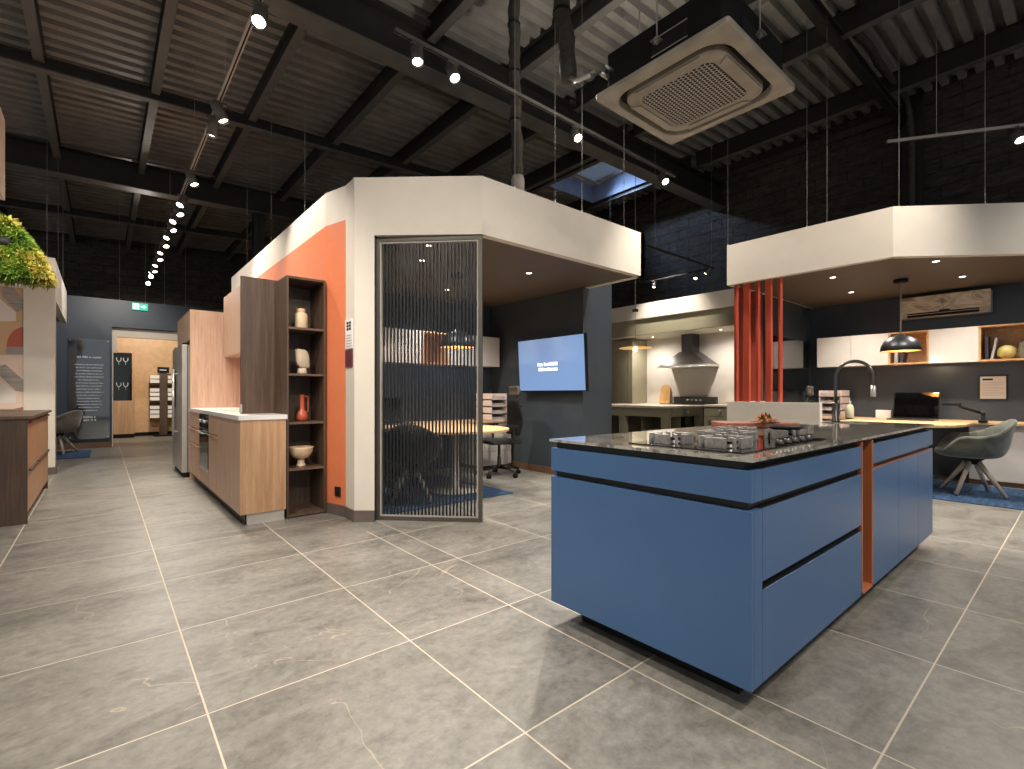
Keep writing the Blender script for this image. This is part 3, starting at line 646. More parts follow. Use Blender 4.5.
# shelf ornaments
bx, byy = 1.455, 4.87
t = thing('stoneware_jar', 'squat cream stoneware jar on the top shelf', 'jar', (1.46, byy, SHZ[4] + .001))
MB().lathe([(0, 0), (.052, 0), (.060, .012), (.061, .13), (.05, .152), (.040, .158), (.040, .185), (.043, .192), (.036, .192), (.034, .16), (0, .15)], 'ceramic_cream', 32).build('jar_body', t)
MB().lathe([(.0412, .160), (.0412, .186)], 'oak_desk', 32, cap=False).build('rim_band', t)
t = thing('stone_sculpture', 'pale oval stone sculpture on a small base, second shelf down', 'sculpture', (1.47, byy, SHZ[3] + .001), .1)
m = MB(); prof = []
n = 28
for z, s in ((-.028, .86), (-.018, .98), (.018, .98), (.028, .86)):
    prof.append([((abs(math.cos(a)) ** .55) * math.copysign(1, math.cos(a)) * .066 * s - math.sin(a) * .012, z, .148 + (abs(math.sin(a)) ** .55) * math.copysign(1, math.sin(a)) * .092 * s - math.cos(a) * .014) for a in [2 * PI * i / n for i in range(n)]])
v = [p for l in prof for p in l]; f = []
for k in range(3):
    for i in range(n): j = (i + 1) % n; f.append((k*n+i, (k+1)*n+i, (k+1)*n+j, k*n+j))
f.append(tuple(range(n))); f.append(tuple(range(4 * n - 1, 3 * n - 1, -1)))
m.add(v, f, 'ceramic_sand', True); m.build('stone', t)
MB().lathe([(.046, 0), (.044, .02), (.038, .055), (.0, .058)], 'ceramic_sand', 24).build('base', t)
t = thing('terracotta_pitcher', 'red terracotta bottle pitcher with a long neck and handle', 'pitcher', (1.47, byy, SHZ[2] + .001))
MB().lathe([(0, 0), (.038, 0), (.052, .02), (.054, .05), (.044, .085), (.026, .105), (.022, .12), (.022, .245), (.025, .252), (.019, .252), (.017, .12), (0, .11)], 'ceramic_red', 30).build('bottle', t)
MB().tube([(.02, 0, .235), (.05, 0, .238), (.056, 0, .22), (.056, 0, .10), (.048, 0, .085), (.036, 0, .085)], .005, 'ceramic_red', 8).build('handle', t)
t = thing('footed_bowl', 'round beige footed bowl on the lowest raised shelf', 'bowl', (1.46, byy, SHZ[1] + .001))
MB().lathe([(.03, .068), (.07, .085), (.10, .125), (.11, .17), (.112, .185), (.105, .185), (.095, .135), (.06, .1), (0, .09)], 'ceramic_bowl', 36).build('bowl', t)
MB().lathe([(0, 0), (.045, 0), (.044, .012), (.032, .03), (.032, .068), (0, .07)], 'ceramic_bowl', 30).build('foot', t)

# notices and socket on the column
t = thing('wall_notice', 'small white printed notice above a maroon square on the cream column', 'notice', (1.7345, 4.37, 1.39))
m = MB(); m.box(-.006, 0, -.085, .085, .17, .44, 'paper'); m.build('sheet', t)
m = MB()
for k in range(3):
    for j in range(2): m.box(-.0085, -.006, -.05 + .055 * j, -.01 + .055 * j, .34 + .028 * k, .36 + .028 * k, 'print_black')
for k in range(5): m.box(-.0085, -.006, -.06, .05, .19 + .025 * k, .196 + .025 * k, 'book_pale')
m.build('print', t)
m = MB(); m.box(-.008, 0, -.08, .08, 0, .16, 'maroon'); part(m.build('plaque', t, .001), 'maroon square plaque')
t = thing('wall_socket', 'small black wall socket low on the orange return beside the shelves', 'socket', (1.712, 4.575, .22), math.atan2(.30, -.08) + PI)
m = MB(); m.box(-.04, .04, -.016, -.004, -.04, .05, 'black_plastic'); m.build('plate', t, .003); m = MB(); m.lathe([(.02, 0), (.02, .003), (0, .003)], 'matte_black', 16, Matrix.Translation((0, -.016, .005)) @ Matrix.Rotation(PI / 2, 4, 'X')); m.build('outlet', t)

# ================================================================== OAK ISLAND BY THE AISLE
t = thing('drawer_island', 'oak-fronted drawer island with dark oak end panel below the moss', 'kitchen island', (-.50, 6.03, 0))
DL = 2.15
MB().box(-1.9, 0, 0, .03, 0, .925, 'dark_oak').build('end_panel', t, .001); MB().box(-1.9, 0, DL - .03, DL, 0, .925, 'dark_oak').build('end_panel', t, .001)
MB().box(-1.9, -.05, .03, DL - .03, 0, .10, 'gap_black').build('plinth', t); MB().box(-1.9, -.02, .03, DL - .03, .10, .90, 'oak').build('carcass', t)
m = MB(); m.box(-1.95, .03, -.02, DL + .03, .925, .95, 'dark_oak_x'); m.build('worktop', t, .002)
for a, b in ((.033, .76), (.763, DL - .033)):
    for z0, z1 in ((.10, .49), (.50, .915)):
        dd = MB().box(-.02, 0, a, b - .003, z0, z1, 'oak').build('drawer', t, .001)
        MB().box(0, .02, a + .03, b - .05, z1 - .03, z1 - .012, 'dark_oak').build('handle', dd)
tag(MB().box(-.36, .36, -.25, .25, 0, .007, 'screen_black').build('cooktop', None, .002, (-1.15, 6.6, .951)), 'black glass cooktop on the oak drawer island', 'hob')

# mural
m = MB(); mx0, mx1 = -2.4, -.832
m.box(mx0, mx1, 9.575, 9.598, .93, 2.62, 'mural_tan')
def mp(poly, mat, k=0):
    yb = 9.572 - k * .001
    n = len(poly); m.add([(x, yb, z) for x, z in poly] + [(x, yb + .003, z) for x, z in poly], [tuple(range(n)), tuple(range(2 * n - 1, n - 1, -1))] + [(i, i + n, (i + 1) % n + n, (i + 1) % n) for i in range(n)], mat)
def MX(px): return onY9(px)
def onY9(px):
    rx, fx = FXY, FXX
    u = (px - 512) / 487.0
    X = u * math.cos(TH) + math.sin(TH); Y = -u * math.sin(TH) + math.cos(TH)
    return X * 9.57 / Y
def MZ(px, py):
    u = (px - 512) / 487.0; Y = -u * math.sin(TH) + math.cos(TH)
    return H + (394 - py) / 487.0 * 9.57 / Y
def q(*pts): return [(min(onY9(a), mx1 - .002), min(2.61, max(.94, MZ(a, b)))) for a, b in pts]
mp(q((2, 296), (2, 286), (14, 284), (24, 300), (24, 309), (17, 312)), 'mural_grey', 1)
mp(q((-25, 322), (-25, 300), (0, 299), (16, 312), (16, 321)), 'mural_white', 1)
mp(q(*([(6.5, 347)] + [(24 - 17.5 * math.cos(a), 347 - 20 * math.sin(a)) for a in [PI / 2 * k / 10 for k in range(1, 11)]] + [(24, 347)])), 'mural_red', 2)
mp(q((6, 355), (6, 347), (24, 347), (24, 355)), 'mural_grey', 1)
mp(q((-25, 410), (-25, 355), (24, 355), (24, 410)), 'mural_pink', 0)
mp(q((0, 376), (0, 366), (5, 364), (24, 380), (24, 392), (16, 391)), 'mural_grey', 1)
mp(q((-25, 403), (-25, 380), (0, 380), (16, 393), (16, 403)), 'mural_white', 1)
mp(q((14, 411), (24, 407), (24, 411)), 'mural_red', 1)
tag(m.build('geometric_mural'), 'geometric mural panel in tan, pink, grey and terracotta shapes', 'mural')

# moss planter
t = thing('moss_planter', 'hanging block covered in green and yellow moss beside the white column', 'planter', (-.47, 8.05, 2.47))
L2 = 2.2
def mossx(z): return -.0 - .31 * (max(0, z) / .62) ** 1.4     # the end slants back towards the top
m = MB(); nx, nz = 26, 12; hgt = .64; dep = .5
grid = {}
def top(x): return hgt
vs = []; fs = []
def rnd(a): return (random.random() - .5) * a
for k in range(nz + 1):
    for i in range(nx + 1):
        z = hgt * k / nz; xe = mossx(z); x = -L2 + (xe + L2) * i / nx
        vs.append((x + rnd(.02), -dep / 2 + rnd(.05), z + rnd(.02)))
for k in range(nz):
    for i in range(nx): a = k * (nx + 1) + i; fs.append((a, a + 1, a + nx + 2, a + nx + 1))
m.add(vs, fs, 'moss_base', True)
b0 = len(vs); vs2 = [(x, dep / 2, z) for x, yy, z in vs]
m.add(vs2, [tuple(reversed(f)) for f in fs], 'moss_base', True)
def side(idx):
    for a, b in zip(idx, idx[1:]): m.f.append((a, a + b0, b + b0, b)); m.m.append(0); m.sm.append(True)
side([k * (nx + 1) + nx for k in range(nz + 1)]); side([nz * (nx + 1) + i for i in range(nx, -1, -1)]); side([i for i in range(nx + 1)][::1]); side([k * (nx + 1) for k in range(nz, -1, -1)])
m.build('block', t)
m = MB()
def blade(p, nrm, l, w, mat):
    d = (Vector(nrm) + Vector((rnd(1.4), rnd(1.4), rnd(1.4) - .15))).normalized() * l
    u = d.orthogonal().normalized() * w; u.rotate(Matrix.Rotation(random.uniform(0, 6.28), 3, d))
    p = Vector(p); m.add([p - u, p + u, p + d * .6 + u * .8, p + d, p + d * .6 - u * .8], [(0, 1, 2, 3, 4)], mat)
for i in range(13000):
    c = random.random()
    z = random.random() * hgt
    if c < .62:
        x = -1.45 + (mossx(z) + 1.45) * random.random() ** .8; p = (x, -dep / 2, z); nr = (0, -1, 0)
    elif c < .84: p = (mossx(z), rnd(dep), z); nr = (1, 0, .25)
    elif c < .95: p = (-1.45 + (mossx(hgt) + 1.45) * random.random(), rnd(dep), hgt); nr = (0, -.2, 1)
    else: p = (-1.45 + (mossx(0) + 1.45) * random.random(), rnd(dep), 0); nr = (0, -.4, -1)
    fx = math.sin(p[0] * 9 + 1) + math.sin(p[2] * 14 + p[0] * 5) + rnd(1.2)
    ed = abs(p[0] - mossx(z)) < .14 or z > hgt - .1
    if p[1] < -dep / 2 + .01 and (p[0] + .50) ** 2 / .022 + (z - .36) ** 2 / .007 < 1: continue
    mat = 'moss_bright' if (p[0] < -.55 and .18 < z < .34 and random.random() < .8) else ('moss_yellow' if (ed and fx > -.7) or fx > .4 else 'moss_green')
    blade(p, nr, random.uniform(.03, .085), random.uniform(.004, .010), mat)
fo = m.build('foliage', t); fo['kind'] = 'stuff'
m = MB()
for k in range(5): m.lathe([(0, -.05), (.05, -.04), (.07, 0), (.05, .04), (0, .05)], 'stone_grey' if k % 2 else 'print_black', 10, Matrix.Translation((-.64 + .07 * k, -dep / 2 - .01, .36 + rnd(.05))))
part(m.build('pebbles', t), 'dark stones set in the moss')

# ================================================================== BUCKET CHAIRS
def bucket_chair(name, label, loc, rz, fabric, legm, sc_=1.0, group='bucket chairs'):
    t = thing(name, label, 'chair', loc, rz, group); t.scale = (sc_, sc_, sc_)        # faces -Y locally, back towards +Y
    m = MB(); na, ns_ = 40, 9; vs = []; fs = []
    for k in range(ns_ + 1):
        s = k / ns_
        for i in range(na):
            a = 2 * PI * i / na                                # 0 = back (+Y)
            ca = math.cos(a)
            w = max(0, (ca + .15) / 1.15); arm = 1 if ca > -.55 else max(0, 1 - (-.55 - ca) / .3)
            hr = .47 + .175 * (arm ** 1.2) + .19 * (w ** 2.2)
            rx = .235 + .085 * s ** 2; ry = .235 + (.055 * s ** 2 if ca < 0 else .10 * s ** 2)
            rr = min(1, s * 1.75) ** .8
            x = math.sin(a) * rx * rr * (1.0 + .08 * s); y_ = ca * ry * rr
            f = max(0, (s - .42) / .58); f = f * f * (3 - 2 * f)
            z = .43 - .012 * (1 - rr) + (hr - .43) * f
            if ca < -.6: y_ -= .03 * s
            vs.append((x, y_, z))
    for k in range(ns_):
        for i in range(na): j = (i + 1) % na; fs.append((k*na+i, k*na+j, (k+1)*na+j, (k+1)*na+i))
    fs.append(tuple(range(na - 1, -1, -1)))
    m.add(vs, fs, fabric, True); m.build('seat_shell', t, 0, None, .045, 1)
    m = MB(); m.lathe([(0, .415), (.17, .42), (.2, .44), (.19, .475), (.12, .488), (0, .49)], fabric, 30); m.build('cushion', t)
    m = MB(); m.lathe([(0, .33), (.055, .33), (.075, .37), (.12, .405), (0, .405)], 'matte_black', 20); m.build('hub', t)
    for k in range(4):
        a = PI / 4 + k * PI / 2 + .15; c, s_ = math.cos(a), math.sin(a)
        MB().tube([(c * .05, s_ * .05, .36), (c * .29, s_ * .29, .013)], [.026, .018], legm, 8).build('leg', t)
    return t
bucket_chair('bucket_chair', 'grey-green velvet bucket chair on the blue rug by the red-slat booth desk', (7.56, .86, .0125), -2.85, 'green_velvet', 'leg_wood', 1.03)
bucket_chair('bucket_chair', 'charcoal bucket chair seen through the slatted screen', (2.52, 4.66, .0125), 2.55, 'charcoal_velvet', 'leg_wood')
bucket_chair('bucket_chair', 'dark grey bucket chair at the round desk end, nearest the office chair', (3.12, 4.50, .012), 3.2, 'green_velvet', 'leg_wood') if False else None
bucket_chair('bucket_chair', 'taupe bucket chair by the glass text panel on the navy wall', (-.62, 12.5, .0125), -2.2, 'taupe_velvet', 'leg_wood')

# ================================================================== OFFICE CHAIRS
def office_chair(label, loc, rz):
    t = thing('office_chair', label, 'office chair', loc, rz, 'mesh office chairs')    # faces -Y
    m = MB(); m.box(-.25, .25, -.25, .23, .455, .51, 'black_plastic'); m.build('seat', t, .022)
    m = MB(); n = 10; vs = []; fs = []
    for k in range(n + 1):
        u = k / n; z = .56 + .50 * u; w = .20 + .04 * math.sin(u * PI) - .05 * u; yb = .25 + .03 * math.sin(u * PI * 1.4) + .03 * u
        for x in (-1, -.5, 0, .5, 1): vs.append((x * w, yb - .04 * x * x, z))
    for k in range(n):
        for i in range(4): a = k * 5 + i; fs.append((a, a + 1, a + 6, a + 5))
    m.add(vs, fs, 'matte_black', True); m.build('backrest', t, 0, None, .03, 1)
    m = MB(); vs = []; fs = []
    for k in range(7):
        u = k / 6; z = 1.12 + .14 * u; w = .15 - .03 * abs(u - .4)
        for x in (-1, -.5, 0, .5, 1): vs.append((x * w, .25 - .02 * x * x + .02 * math.sin(u * PI), z))
    for k in range(6):
        for i in range(4): a = k * 5 + i; fs.append((a, a + 1, a + 6, a + 5))
    m.add(vs, fs, 'frame_bronze', True); m.build('headrest', t, 0, None, .06, 1)
    m = MB(); m.tube([(0, .05, .45), (0, .27, .44), (0, .31, .6), (0, .31, .95), (0, .285, 1.15)], .018, 'gunmetal'); m.tube([(-.12, .3, .98), (0, .315, .95), (.12, .3, .98)], .012, 'gunmetal'); m.build('back_bracket', t)
    for s in (-1, 1):
        a = MB(); a.tube([(s * .2, .05, .46), (s * .30, .06, .47), (s * .30, .06, .69)], .016, 'black_plastic'); a.box(s * .30 - .04, s * .30 + .04, -.14, .13, .69, .72, 'black_plastic'); a.build('armrest', t, .008)
    m = MB(); m.lathe([(.05, .10), (.03, .12), (.028, .26), (.02, .27), (.02, .43), (.06, .45), (0, .455)], 'black_plastic', 18); m.build('gas_column', t)
    m = MB()
    for k in range(5):
        a = k * 2 * PI / 5 + .3; c, s_ = math.cos(a), math.sin(a); m.tube([(c * .03, s_ * .03, .12), (c * .18, s_ * .18, .11), (c * .31, s_ * .31, .075)], [.024, .02, .014], 'black_plastic', 8)
    m.build('star_base', t)
    for k in range(5):
        a = k * 2 * PI / 5 + .3; w = MB(); M = Matrix.Translation((math.cos(a) * .31, math.sin(a) * .31, .03)) @ Matrix.Rotation(a, 4, 'Z') @ Matrix.Rotation(PI / 2, 4, 'X')
        w.lathe([(0, -.022), (.03, -.022), (.03, .022), (0, .022)], 'matte_black', 14, M); w.tube([(math.cos(a) * .31, math.sin(a) * .31, .03), (math.cos(a) * .31, math.sin(a) * .31, .08)], .008, 'black_plastic', 6); w.build('caster', t)
office_chair('black mesh office chair by the blue-lit screen wall', (4.28, 5.36, 0), -1.75)
office_chair('black office chair mostly hidden behind the low cream wall with red slats', (7.86, 2.36, .0), .12)

# ================================================================== DESKS
t = thing('oak_desk', 'oak wall desk with a rounded meeting end behind the slatted screen', 'desk', (3.2, 6.39, 0))
def bullet(x0, x1, yb, yt, n=20):      # tongue of table: from yb (wall side) to round end at yt (towards -Y)
    r = (x1 - x0) / 2; c = (x0 + x1) / 2
    return [(x1, yb), (x0, yb)] + [(c - r * math.cos(a), yt + r - r * math.sin(a)) for a in [PI * k / n for k in range(n + 1)]]
m = MB(); m.box(-1.39, 1.70, -.62, 0, .715, .742, 'oak_desk_x'); m.prism(bullet(-.62, .62, -.62, -2.2), .715, .742, 'oak_desk_x'); m.build('desk_top', t, .003)
m = MB(); m.lathe([(.3, 0), (.3, .012), (.05, .02), (.045, .03), (.045, .714)], 'white_lacquer', 28, Matrix.Translation((0, -1.55, .0125))); m.build('pedestal_leg', t)
cb = MB().box(1.12, 1.69, -.55, -.02, .06, .714, 'white_lacquer').build('drawer_pedestal', t, .002); MB().box(1.12, 1.69, -.55, -.02, 0, .06, 'plinth_wood').build('plinth', t)
for k in range(3): MB().box(1.123, 1.687, -.57, -.551, .07 + .213 * k, .275 + .213 * k, 'white_lacquer').build('drawer', t, .001)
cb = MB().box(-1.38, -.8, -.55, -.02, .06, .714, 'white_lacquer').build('drawer_pedestal', t, .002)
def wall_cupboards(t, segs, dep):
    for kind, a, b in segs:
        if kind == 'door':
            MB().box(a, b, -dep + .02, 0, 0, .46, 'white_lacquer').build('carcass', t); MB().box(a + .001, b - .002, -dep, -dep + .019, .0, .46, 'white_lacquer').build('door', t, .001)
        else:
            m = MB(); w = .022
            m.box(a, a + w, -dep - .004, 0, 0, .46, 'niche_oak'); m.box(b - w, b, -dep - .004, 0, 0, .46, 'niche_oak'); m.box(a + w, b - w, -dep - .004, 0, 0, w, 'niche_oak'); m.box(a + w, b - w, -dep - .004, 0, .46 - w, .46, 'niche_oak'); m.box(a + w, b - w, -.015, 0, w, .46 - w, 'niche_oak')
            part(m.build('niche', t), 'open oak niche')
t = thing('wall_cupboard', 'row of white wall cupboards with oak niches behind the slatted screen', 'wall cupboard', (3.2, 6.39, 1.575))
wall_cupboards(t, [('niche', -.85, -.36), ('door', -.36, .25), ('niche', .25, .68), ('door', .68, 1.30), ('door', 1.30, 1.64)], .34)
t = thing('oak_desk', 'oak wall desk with a rounded end in the red-slat booth', 'desk', (9.04, 1.55, 0), -PI / 2)
m = MB(); m.box(-1.40, 2.2, -.64, 0, .762, .79, 'oak_desk'); m.prism(bullet(-.62, .62, -.64, -2.0), .762, .79, 'oak_desk'); m.build('desk_top', t, .003)
m = MB(); m.lathe([(.3, 0), (.3, .012), (.05, .02), (.045, .03), (.045, .761)], 'matte_black', 28, Matrix.Translation((0, -1.4, .0125))); m.build('pedestal_leg', t)
MB().box(.55, 2.18, -.55, -.02, .06, .761, 'white_lacquer').build('drawer_pedestal', t, .002); MB().box(.55, 2.18, -.53, -.02, 0, .06, 'plinth_wood').build('plinth', t)
for k in range(3): MB().box(.56 + .54 * k, 1.095 + .54 * k, -.57, -.551, .07, .73, 'white_lacquer').build('door', t, .001)
t = thing('wall_cupboard', 'row of white wall cupboards with oak niches above the laptop desk', 'wall cupboard', (9.05, 1.55, 1.567), -PI / 2)
wall_cupboards(t, [('door', -1.248, -.79), ('door', -.788, -.33), ('niche', -.33, .12), ('door', .12, .62), ('niche', .62, 1.6)], .35)
# cupboards on the desk wall: niche contents
NZ = 1.567 + .022
def at(u, dep, z): return (9.05 - dep, 1.55 - u, z)
for k, (u, h, w, mt, rz, lb) in enumerate(((.69, .30, .03, 'book_dark', 0, 'thin dark book standing at the niche end, beside the round glass globe'), (.735, .27, .022, 'book_pale', 0, 'thin pale book leaning between the dark book and glass globe'))):
    o = tag(MB().box(-.10, .10, -w / 2, w / 2, 0, h, mt).build('book', None, .002, at(u, .2, NZ + .001)), lb, 'book', 'books in the oak niches'); o.rotation_euler = (.0 if k == 0 else .16, 0, 0)
    if k: o.location.z += .003
t = thing('glass_globe', 'round yellow marbled globe in the oak niche beside the books', 'ornament', at(.865, .2, NZ + .001))
MB().lathe([(0, 0), (.05, .002)] + [(.125 * math.sin(a), .12 - .118 * math.cos(a)) for a in [PI * k / 16 for k in range(3, 17)]], 'glass_globe', 32).build('globe', t); t.scale = (.76, .76, .76)
t = thing('stone_pot', 'ribbed grey stone pot in the oak niche beside the globe', 'pot', at(1.05, .2, NZ + .001))
MB().lathe([(0, 0), (.09, 0), (.10, .03), (.105, .12), (.10, .20), (.088, .235), (.08, .235), (.09, .19), (0, .02)], 'stone_grey', 18, None, False).build('pot_body', t); t.scale = (.78, .78, .9)
for k, (u, h, mt, lb) in enumerate(((-.25, .17, 'book_pale', 'pale booklet in the niche behind the black pendant lamp'), (-.195, .15, 'book_dark', 'dark booklet leaning in the niche behind the black pendant lamp'))):
    o = tag(MB().box(-.10, .10, -.02, .02, 0, h, mt).build('book', None, .002, at(u, .2, NZ + .002)), lb, 'book', 'books in the oak niches')
    if k: o.rotation_euler = (.18, 0, 0); o.location.z += .004

# desk things in the red booth
DZ = .791
t = thing('laptop', 'open black laptop on the oak desk in the red-slat booth', 'laptop', (8.45, 1.56, DZ), -PI / 2)
m = MB(); m.box(-.25, .25, -.17, .16, .0, .018, 'gunmetal'); m.box(-.21, .21, -.02, .13, .0182, .0195, 'matte_black'); m.build('keyboard_base', t, .004)
M = Matrix.Translation((0, .16, .02)) @ Matrix.Rotation(-.22, 4, 'X')
m = MB(); m.box(-.25, .25, 0, .012, 0, .37, 'matte_black', M); m.box(-.24, .24, -.002, 0, .012, .36, 'screen_black', M); part(m.build('display', t), 'dark switched-off display')
t = thing('desk_lamp', 'black jointed desk lamp clamped to the oak desk beside the laptop', 'desk lamp', (8.42, .86, DZ))
m = MB(); m.lathe([(0, 0), (.045, 0), (.045, .02), (.02, .03), (.018, .12), (0, .125)], 'matte_black', 18); m.build('base', t)
m = MB(); m.tube([(0, 0, .11), (-.05, .22, .20)], .016, 'matte_black', 8); m.lathe([(0, -.025), (.022, -.025), (.022, .025), (0, .025)], 'gunmetal', 14, Matrix.Translation((0, 0, .12)) @ Matrix.Rotation(PI / 2, 4, 'Y')); m.build('arm', t)
m = MB(); m.box(-.08, -.02, .20, .38, .205, .237, 'matte_black'); m.build('lamp_head', t, .006)
t = thing('letter_tray_stack', 'stack of white letter trays behind the low cream wall', 'letter trays', (8.70, 2.56, DZ), -PI / 2)
def trays(t):
    for k in range(4):
        m = MB(); z = .105 * k
        m.box(-.15, .15, -.2, .2, z, z + .012, 'tray_pink'); m.box(-.15, -.138, -.2, .2, z, z + .095, 'tray_pink'); m.box(.138, .15, -.2, .2, z, z + .095, 'tray_pink'); m.box(-.15, .15, .19, .2, z, z + .095, 'tray_pink'); m.box(-.138, .138, -.17, .18, z + .0125, z + .05, 'book_pale')
        m.build('tray', t, .002)
trays(t)
t = thing('soap_bottle', 'clear pump bottle on the oak desk in front of the letter trays', 'bottle', (8.42, 2.28, DZ))
MB().lathe([(0, 0), (.05, 0), (.055, .01), (.055, .15), (.04, .19), (.016, .205), (.016, .225), (0, .225)], 'soap', 22).build('bottle', t)
m = MB(); m.lathe([(.02, .225), (.02, .245), (.006, .25), (.006, .285), (0, .285)], 'white_lacquer', 14); m.box(-.05, .012, -.008, .008, .285, .297, 'white_lacquer'); m.build('pump', t)
tag(MB().box(-.012, .012, -.09, .09, 0, .12, 'paper').build('card_holder', None, .002, (8.75, 1.95, DZ)), 'small white card box behind the laptop', 'card box')
t = thing('framed_notice', 'dark framed white notice sheet on the wall above the velvet chair', 'picture frame', (9.05, .83, 1.065), -PI / 2)
m = MB(); m.frame(-.14, .14, 0, .33, -.018, 0, .016, 'black_plastic'); m.build('frame', t, .001); m = MB(); m.box(-.126, .126, -.008, -.001, .014, .316, 'paper')
m.box(-.10, .0, -.0095, -.008, .262, .285, 'print_black')
for k in range(9): m.box(-.10, .10 if k % 3 else .06, -.0092, -.008, .06 + .021 * k, .064 + .021 * k, 'book_pale')
m.build('sheet', t)

# desk things behind the screen
t = thing('letter_tray_stack', 'stack of white letter trays on the desk behind the office chair', 'letter trays', (4.62, 5.98, .743))
trays(t)
t = thing('laptop', 'open dark laptop on the desk seen through the slatted screen', 'laptop', (2.95, 5.98, .743))
m = MB(); m.box(-.25, .25, -.17, .16, .0, .018, 'gunmetal'); m.build('keyboard_base', t, .004)
M = Matrix.Translation((0, .16, .02)) @ Matrix.Rotation(-.22, 4, 'X')
m = MB(); m.box(-.25, .25, 0, .012, 0, .34, 'matte_black', M); m.box(-.24, .24, -.002, 0, .012, .33, 'screen_black', M); m.build('display', t)

# rugs
def rug(label, x0, x1, y0, y1):
    t = tag(MB().box(x0, x1, y0, y1, 0.0005, .011, 'blue_carpet').build('rug', None, .003), label, 'rug', 'blue rugs')
rug('blue rug on the tiles behind the slatted screen', 1.95, 3.63, 4.28, 5.9)
rug('blue rug under the grey-green velvet chair', 6.93, 8.38, -.9, 1.95)
rug('blue rug by the navy wall at the aisle end', -2.6, -.16, 11.6, 13.1)

# ================================================================== SCREENS
def text_bars(m, rows, x0, z0, hh, gap, y0, y1, mat, seed, M=None):
    rn = random.Random(seed)
    for k, w in enumerate(rows):
        x = x0 - w / 2; z = z0 - k * gap; hh_ = hh
        while x < x0 + w / 2 - hh * .4:
            ww = hh * rn.choice((.45, .6, .7, .8)); hz = hh * rn.choice((.8, 1, 1, .8))
            m.box(x, x + ww, y0, y1, z, z + hz, mat, M); x += ww + hh * (.18 if rn.random() < .8 else .6)
t = thing('television', 'wall-mounted television showing a blue slide in the dark booth', 'television', (4.80, 4.86, 1.19), -PI / 2)
M = Matrix.Rotation(math.radians(3), 4, 'X')
m = MB(); m.box(-.66, .66, -.0, .05, -.012, .745, 'matte_black', M); m.build('casing', t, .004)
m = MB(); m.box(-.645, .645, -.004, 0, .005, .735, 'screen_blue', M); sc_ = m.build('display', t); part(sc_, 'bright blue lit display')
m = MB(); text_bars(m, [.42, .38], -.03, .35, .048, .07, -.0065, -.004, 'screen_text', 5, M); m.build('lettering', sc_)
m = MB(); m.box(-.15, .15, .045, .115, .25, .5, 'black_plastic'); m.build('wall_bracket', t)
t = thing('television', 'switched-off black television mirroring white cupboards beside the red slats', 'television', (7.93, 2.90, 1.19), 0)
m = MB(); m.box(-.70, .70, 0, .045, 0, .79, 'matte_black'); m.build('casing', t, .004); m = MB(); m.box(-.695, .695, -.003, 0, .006, .784, 'screen_black'); m.build('display', t); m = MB(); m.box(-.15, .15, .045, .098, .25, .5, 'black_plastic'); m.build('wall_bracket', t)

# red slats
for k, (yy, w, ang) in enumerate(((2.985, .055, 1.0), (2.848, .085, 1.35), (2.711, .055, 1.0), (2.579, .085, 1.25), (2.445, .05, .9))):
    M = Matrix.Rotation(ang, 4, 'Z')
    tag(MB().box(-w / 2, w / 2, -.016, .016, 0, ZB + .004 - 1.046, 'terracotta', M).build('red_slat', None, .003, (BX + .085, yy, 1.0462)), '%s red vertical slat from the kitchen side on the low cream wall' % ['first', 'second', 'middle', 'fourth', 'last'][k], 'slat', 'red slats of the front row')
for k, xx in enumerate((6.52, 6.72, 6.92, 7.12)):
    M = Matrix.Rotation(1.95, 4, 'Z')
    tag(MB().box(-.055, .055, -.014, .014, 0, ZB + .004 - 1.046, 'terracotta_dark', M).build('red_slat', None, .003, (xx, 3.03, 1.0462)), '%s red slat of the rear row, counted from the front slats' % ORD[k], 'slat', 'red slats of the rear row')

# ================================================================== PENDANTS
def dome(label, x, y, zb, ztop, r=.255):
    t = thing('pendant_lamp', label, 'pendant lamp', (x, y, zb), 0, 'black dome pendants')
    hh = .20
    part(MB().lathe([(.025, hh + .015), (.04, hh), (r * .48, hh * .90), (r * .78, hh * .66), (r * .95, hh * .32), (r, 0), (r - .004, 0), (r * .93, hh * .3), (r * .76, hh * .62), (r * .46, hh * .85), (.0, hh * .92)], 'black_plastic', 40).build('shade', t), 'black dome shade')
    part(MB().lathe([(r - .006, .004), (r * .92, hh * .29), (r * .75, hh * .60), (r * .45, hh * .82), (0, hh * .88)], 'brass_inner', 40, cap=False).build('lining', t), 'warm golden inside of the shade')
    MB().lathe([(0, .03), (.03, .045), (.035, .08), (.015, .12), (0, .12)], 'bulb', 18).build('bulb', t)
    MB().tube([(0, 0, hh + .01), (0, 0, ztop - zb - .02)], .008, 'lamp_grey', 8).build('rod', t)
    MB().lathe([(.075, ztop - zb - .035), (.075, ztop - zb), (0, ztop - zb)], 'matte_black', 24).build('canopy', t)
    l = bpy.data.lights.new('pendant_glow', 'POINT'); l.energy = 14; l.color = (1, .80, .58); l.shadow_soft_size = .05
    o = bpy.data.objects.new('pendant_glow', l); C.objects.link(o); o.parent = t; o.location = (0, 0, .02)
dome('black dome pendant lamp hanging over the red-slat booth desk', 7.64, 1.525, 1.68, ZB + .004, .212)
dome('black dome pendant lamp hanging behind the slatted screen', 3.26, 4.88, 1.70, ZB + .004, .215)
t = thing('disc_pendant', 'flat glass disc pendant with a bare bulb over the sage kitchen island', 'pendant lamp', (7.55, 5.42, 1.93))
MB().lathe([(.02, .10), (.10, .095), (.28, .07), (.30, .06), (.28, .064), (.1, .085), (.02, .09)], 'brass_inner', 36, cap=False).build('shade', t)
MB().lathe([(0, 0), (.035, .02), (.04, .05), (.02, .09), (0, .09)], 'bulb', 18).build('bulb', t)
